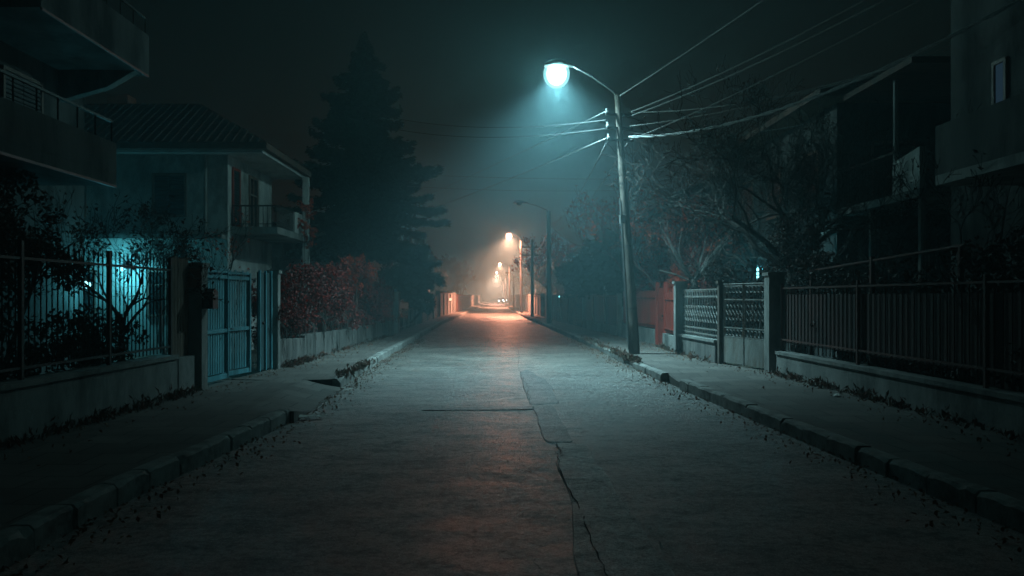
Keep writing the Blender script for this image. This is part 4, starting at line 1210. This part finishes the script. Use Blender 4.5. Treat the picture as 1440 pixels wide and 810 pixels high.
bush('bright red-leaved bush glowing behind the red garden door', (5.55, 25.4, .08), [(0, .2, 2.1, .45), (-.1, -.9, 1.9, .40), (.05, 1.2, 1.9, .4)], 2200, .075, 'red_leaf', .025, 'bark_red')
# pollarded tree with pale rods
root = thing('pollarded_tree', 'pollarded tree with pale fanned branches above the ornate fence', 'tree', (5.45, 22.9, .08))
MB().tube([(5.45, 22.9, -.05), (5.42, 22.9, 1.2), (5.30, 22.85, 2.1)], [.12, .10, .10], 9).build('trunk', 'bark', root, smooth=True)
mb = MB(); tips = []
for k in range(17):
    a = random.uniform(0, 2 * math.pi); d = V((math.cos(a) * 1.0, math.sin(a) * .8, random.uniform(.15, 1.3)))
    branch(mb, tips, (5.30 + random.gauss(0, .05), 22.85, 2.05 + random.gauss(0, .05)), d, random.uniform(.8, 1.4), .028, 1, .5, .2, (1, 2), .005, .10)
mb.build('crown', 'bark_pale', root)
bush('dark autumn shrub under the pollarded tree behind the ornate fence', (5.6, 21.0, .08), [(0, 0, 1.5, .55), (0, 1.3, 1.6, .6), (.2, -1.2, 1.3, .5), (.1, .5, 2.2, .45)], 4200, .075, 'dull_leaf', .03)
bare_tree('large dark bare tree spreading in front of the dim right house', (6.9, 19.3, .08), 2.6, .15, 1.75, 5, 'bark', 'dull_leaf', 900, .08, (-.25, .1), .85, .12, (3, 4), 8, minr=.006, wig=.25)
bare_tree('second bare tree beside the large one, reaching above the cables', (7.0, 22.4, .08), 2.8, .10, 1.5, 5, 'bark', None, 0, .08, (-.2, .1), .6, .3, (2, 3), 5, minr=.006, wig=.2)
bare_tree('thick-limbed bare tree crowding the dim house front behind the hedge', (7.1, 20.4, .08), 2.2, .11, 1.7, 5, 'bark', 'dull_leaf', 700, .08, (.2, 0), .9, .1, (2, 4), 6, minr=.006, wig=.24)
bush('dark tangled shrub with rusty leaves behind the ornate gate', (6.4, 18.4, .08), [(0, 0, 1.9, .8), (.2, 1.2, 2.1, .8), (.3, -1.2, 1.9, .8), (.2, .3, 3.0, .8)], 6500, .075, 'dull_leaf', .035)
bare_tree('slender bare tree before the white stair parapet', (7.5, 16.9, .08), 1.9, .06, 1.2, 4, 'bark', 'dull_leaf', 150, .08, (.2, 0), .8, .2, (2, 4), 5, minr=.005)
bare_tree('slender bare tree close to the building at the right edge', (7.3, 13.2, .08), 1.8, .05, 1.1, 4, 'bark', 'dull_leaf', 200, .08, (.1, 0), .8, .2, (2, 4), 5, minr=.005)
root = thing('hedge', 'dark overgrown hedge behind the rusty right fence', 'hedge', (6.5, 11.5, .1))
cl = []; st = MB()
for k in range(420):
    y = random.uniform(5, 16.2); cl.append((6.45 + random.gauss(0, .3), y, random.uniform(.4, 2.0) + .35 * math.sin(y * 1.3), random.uniform(.12, .32)))
for k in range(60):
    y = random.uniform(5, 16.2); st.tube([(6.45, y, .05), (6.45 + random.gauss(0, .15), y + random.gauss(0, .2), 1.1), (6.45 + random.gauss(0, .35), y + random.gauss(0, .4), random.uniform(1.8, 2.7))], [.018, .012, .003], 4, False)
st.build('stem', 'bark', root)
MB().leaves(clump_cloud(cl, 15000, .08, .5), .085).build('foliage', 'dull_leaf', root)
# far trees fading into the haze
for lab, x, y, s_, m_ in (('hazy round tree on the left before the white rendered wall', -6.3, 66, 1.25, 'evergreen'),
                         ('hazy round tree on the left beside the first peach lamp', -5.8, 78, 1.0, 'evergreen'),
                         ('faint round tree far left in the peach haze', -6.0, 98, 1.35, 'evergreen'),
                         ('fainter round tree farther left in the peach haze', -6.5, 124, 1.5, 'evergreen'),
                         ('faintest round tree on the left at the end of the street', -7, 170, 1.8, 'evergreen'),
                         ('hazy round tree on the right behind the pale board fence', 5.3, 54, .95, 'evergreen'),
                         ('hazy round tree on the right behind the first peach lamp', 5.6, 76, 1.15, 'evergreen'),
                         ('faint round tree far right in the peach haze', 5.6, 110, 1.4, 'evergreen'),
                         ('faintest round tree on the right at the end of the street', 6.5, 160, 1.8, 'evergreen')):
    bush(lab, (x, y, .05), [(0, 0, 2.6 * s_, 1.2 * s_), (.7 * s_, .4, 3.2 * s_, 1.0 * s_), (-.8 * s_, -.3, 3.0 * s_, 1.0 * s_), (.1, .2, 4.0 * s_, .9 * s_)], 2600, .26 * s_, m_, .11 * s_, name='broadleaf_tree', cat='tree', group='trees fading into the haze', nclump=18)

bare_tree('orange-lit tree reaching over the cables behind the whitish pole', (4.6, 70, .05), 2.6, .10, 1.9, 4, 'bark_red', 'red_leaf', 900, .22, (-.3, 0), .8, .2, (2, 4), 6, name='autumn_tree', minr=.014)
# weeds, dead leaves, litter
def weeds(name, spots, n, h, mat):
    C = []; A = []
    for (x0, y0, x1, y1, w) in spots:
        for _ in range(int(n * w)):
            t = random.random()
            if math.sin(t * 23 + x0 * 9) + math.sin(t * 57 + y0) < random.uniform(-1.2, 1.4): continue
            C.append((x0 + (x1 - x0) * t + random.gauss(0, .07), y0 + (y1 - y0) * t + random.gauss(0, .07), .14 + abs(random.gauss(0, h)) + .02))
            A.append((random.gauss(0, .5), random.gauss(0, .5), 1))
    o = MB().leaves(C, .10, .28, axis=A, jitter=.3).build(name, mat, None); o['kind'] = 'stuff'; return o
weeds('weeds', [(FL(9) + .16, 9, FL(13.0) + .2, 13.0, 1.3), (FL(5) + .16, 5, FL(9) + .16, 9, .6), (FL(17.4) + .15, 17.4, FL(19.5) + .2, 19.5, 1.6), (FL(19.5) + .12, 19.5, FL(31) + .12, 31, 1.0),
                (FR(16.3) - .22, 16.2, FR(11) - .2, 11, 1.6), (FR(11) - .2, 11, FR(5) - .2, 5, .7), (4.6, 22, 4.78, 24.8, .5), (4.75, 19, 4.68, 22, .35), (KL(15.2) - .02, 15.2, KL(19) + .05, 19, .8), (KR(19) - .02, 18.6, KR(21) + .02, 23.0, 1.5), (KR(23), 23, KR(30), 30, .6)],
      820, .05, 'weed')
def litter_leaves(name, n):
    C = []
    for _ in range(n):
        r_ = random.random(); y = 4 + 28 * random.random() ** 1.1
        if r_ < .30: x = KL(y) + abs(random.gauss(0, .22)); z = .012 + jz(x, y, .018)
        elif r_ < .60: x = KR(y) - abs(random.gauss(0, .22)); z = .012 + jz(x, y, .018)
        elif r_ < .78: x = FL(y) + .15 + abs(random.gauss(0, .35)); z = .185
        else: x = FR(y) - .15 - abs(random.gauss(0, .35)); z = .18
        if 10.9 < y < 15 and x < KL(y) and x < -2: z = .15
        C.append((x, y, z))
    o = MB().leaves(C, .042, .6, normal=(0, 0, 1)).build(name, 'dead_leaf', None); o['kind'] = 'stuff'; return o
litter_leaves('dead_leaves', 4200)
def grit(name, n):
    mb = MB()
    for _ in range(n):
        y = 3.6 + 13 * random.random() ** 1.5; x = random.uniform(KL(y), KR(y)); x += (.75 - x) * (random.random() ** 3) * .7
        r_ = random.uniform(.003, .006) * (1 + .02 * y); z = jz(x, y, .018) - .012
        a = [random.uniform(.6, 1.2) * r_ for _ in range(6)]
        mb.add([(x + a[0], y, z), (x, y + a[1], z), (x - a[2], y, z), (x, y - a[3], z), (x, y, z + .004 + a[4] * .5)], [(0, 1, 4), (1, 2, 4), (2, 3, 4), (3, 0, 4)])
    o = mb.build(name, 'grit', None); o['kind'] = 'stuff'
grit('loose_grit', 7000)
def scrap(label, x, y, z, s_, yaw):
    mb = MB(); n = 5; c, q = math.cos(yaw), math.sin(yaw)
    for i in range(n + 1):
        for j in range(3):
            u = (i / n - .5) * s_ * 1.8; w = (j / 2 - .5) * s_ * .6
            mb.v.append((x + u * c - w * q, y + u * q + w * c, z + .015 + abs(random.gauss(0, .03)) * s_ * 3))
    for i in range(n):
        for j in range(2): mb.f.append((i * 3 + j, i * 3 + j + 1, i * 3 + j + 4, i * 3 + j + 3))
    tag(mb.build('paper_scrap', 'paper'), label, 'litter')
scrap('crumpled pale paper strip lying at the end of the near left kerb', -2.45, 11.25, .01, .24, .3)
scrap('small white scrap by the broken kerb corner past the left drive', -2.52, 14.6, .01, .11, .9)
scrap('white scrap on the right pavement under the rusty fence', 4.95, 12.4, .16, .13, 1.2)
scrap('tiny scrap in the right gutter before the crossing', 3.1, 13.6, .01, .09, .2)

# ------------------------------------------------------------------ air
mb = MB().box(-310, 310, -70, 715, -1.1, 19)
hz_o = struct('haze', mb, 'soil', 'stuff')
hm, nt, out = nodes_of('haze_air')
pv = nt.nodes.new('ShaderNodeVolumePrincipled')
pv.inputs['Color'].default_value = (.56, .93, 1.0, 1)
pv.inputs['Density'].default_value = .0064
pv.inputs['Anisotropy'].default_value = .35
nt.links.new(pv.outputs[0], out.inputs['Volume'])
hz_o.data.materials.clear(); hz_o.data.materials.append(hm)

# ------------------------------------------------------------------ sky, weak fill sun
w = bpy.data.worlds.new('World'); scene.world = w; w.use_nodes = True
nt = w.node_tree
for n in list(nt.nodes): nt.nodes.remove(n)
o_ = nt.nodes.new('ShaderNodeOutputWorld'); bg = nt.nodes.new('ShaderNodeBackground')
sky = nt.nodes.new('ShaderNodeTexSky'); sky.sky_type = 'NISHITA'; sky.sun_disc = False
sky.sun_elevation = R(-3); sky.sun_rotation = R(200); sky.altitude = 0; sky.dust_density = 3
tint = nt.nodes.new('ShaderNodeMix'); tint.data_type = 'RGBA'; tint.blend_type = 'MULTIPLY'; tint.inputs['Factor'].default_value = 1
tint.inputs['B'].default_value = (.35, .95, .80, 1)
nt.links.new(sky.outputs[0], tint.inputs['A']); nt.links.new(tint.outputs['Result'], bg.inputs[0])
bg.inputs[1].default_value = .05
nt.links.new(bg.outputs[0], o_.inputs[0])
sl = bpy.data.lights.new('moon', 'SUN'); sl.energy = .035; sl.color = (.30, .92, 1.0); sl.angle = R(.5)  # teal fill from behind the camera, added to lift the walls facing it
so = bpy.data.objects.new('moon', sl); so.rotation_euler = (R(42), 0, R(35)); so.location = (0, -5, 30); COL.objects.link(so)

# ------------------------------------------------------------------ render settings
c = scene.cycles
c.use_denoising = True; c.use_adaptive_sampling = False; c.denoising_prefilter = 'FAST'
try: c.denoiser = 'OPENIMAGEDENOISE'
except Exception: pass
c.max_bounces = 6; c.diffuse_bounces = 3; c.glossy_bounces = 3; c.transmission_bounces = 2; c.transparent_max_bounces = 8
c.volume_bounces = 0
c.sample_clamp_indirect = 4
c.caustics_reflective = False; c.caustics_refractive = False
scene.view_settings.view_transform = 'Standard'; scene.view_settings.look = 'None'
scene.view_settings.exposure = 0; scene.view_settings.gamma = 1; scene.view_settings.use_curve_mapping = False
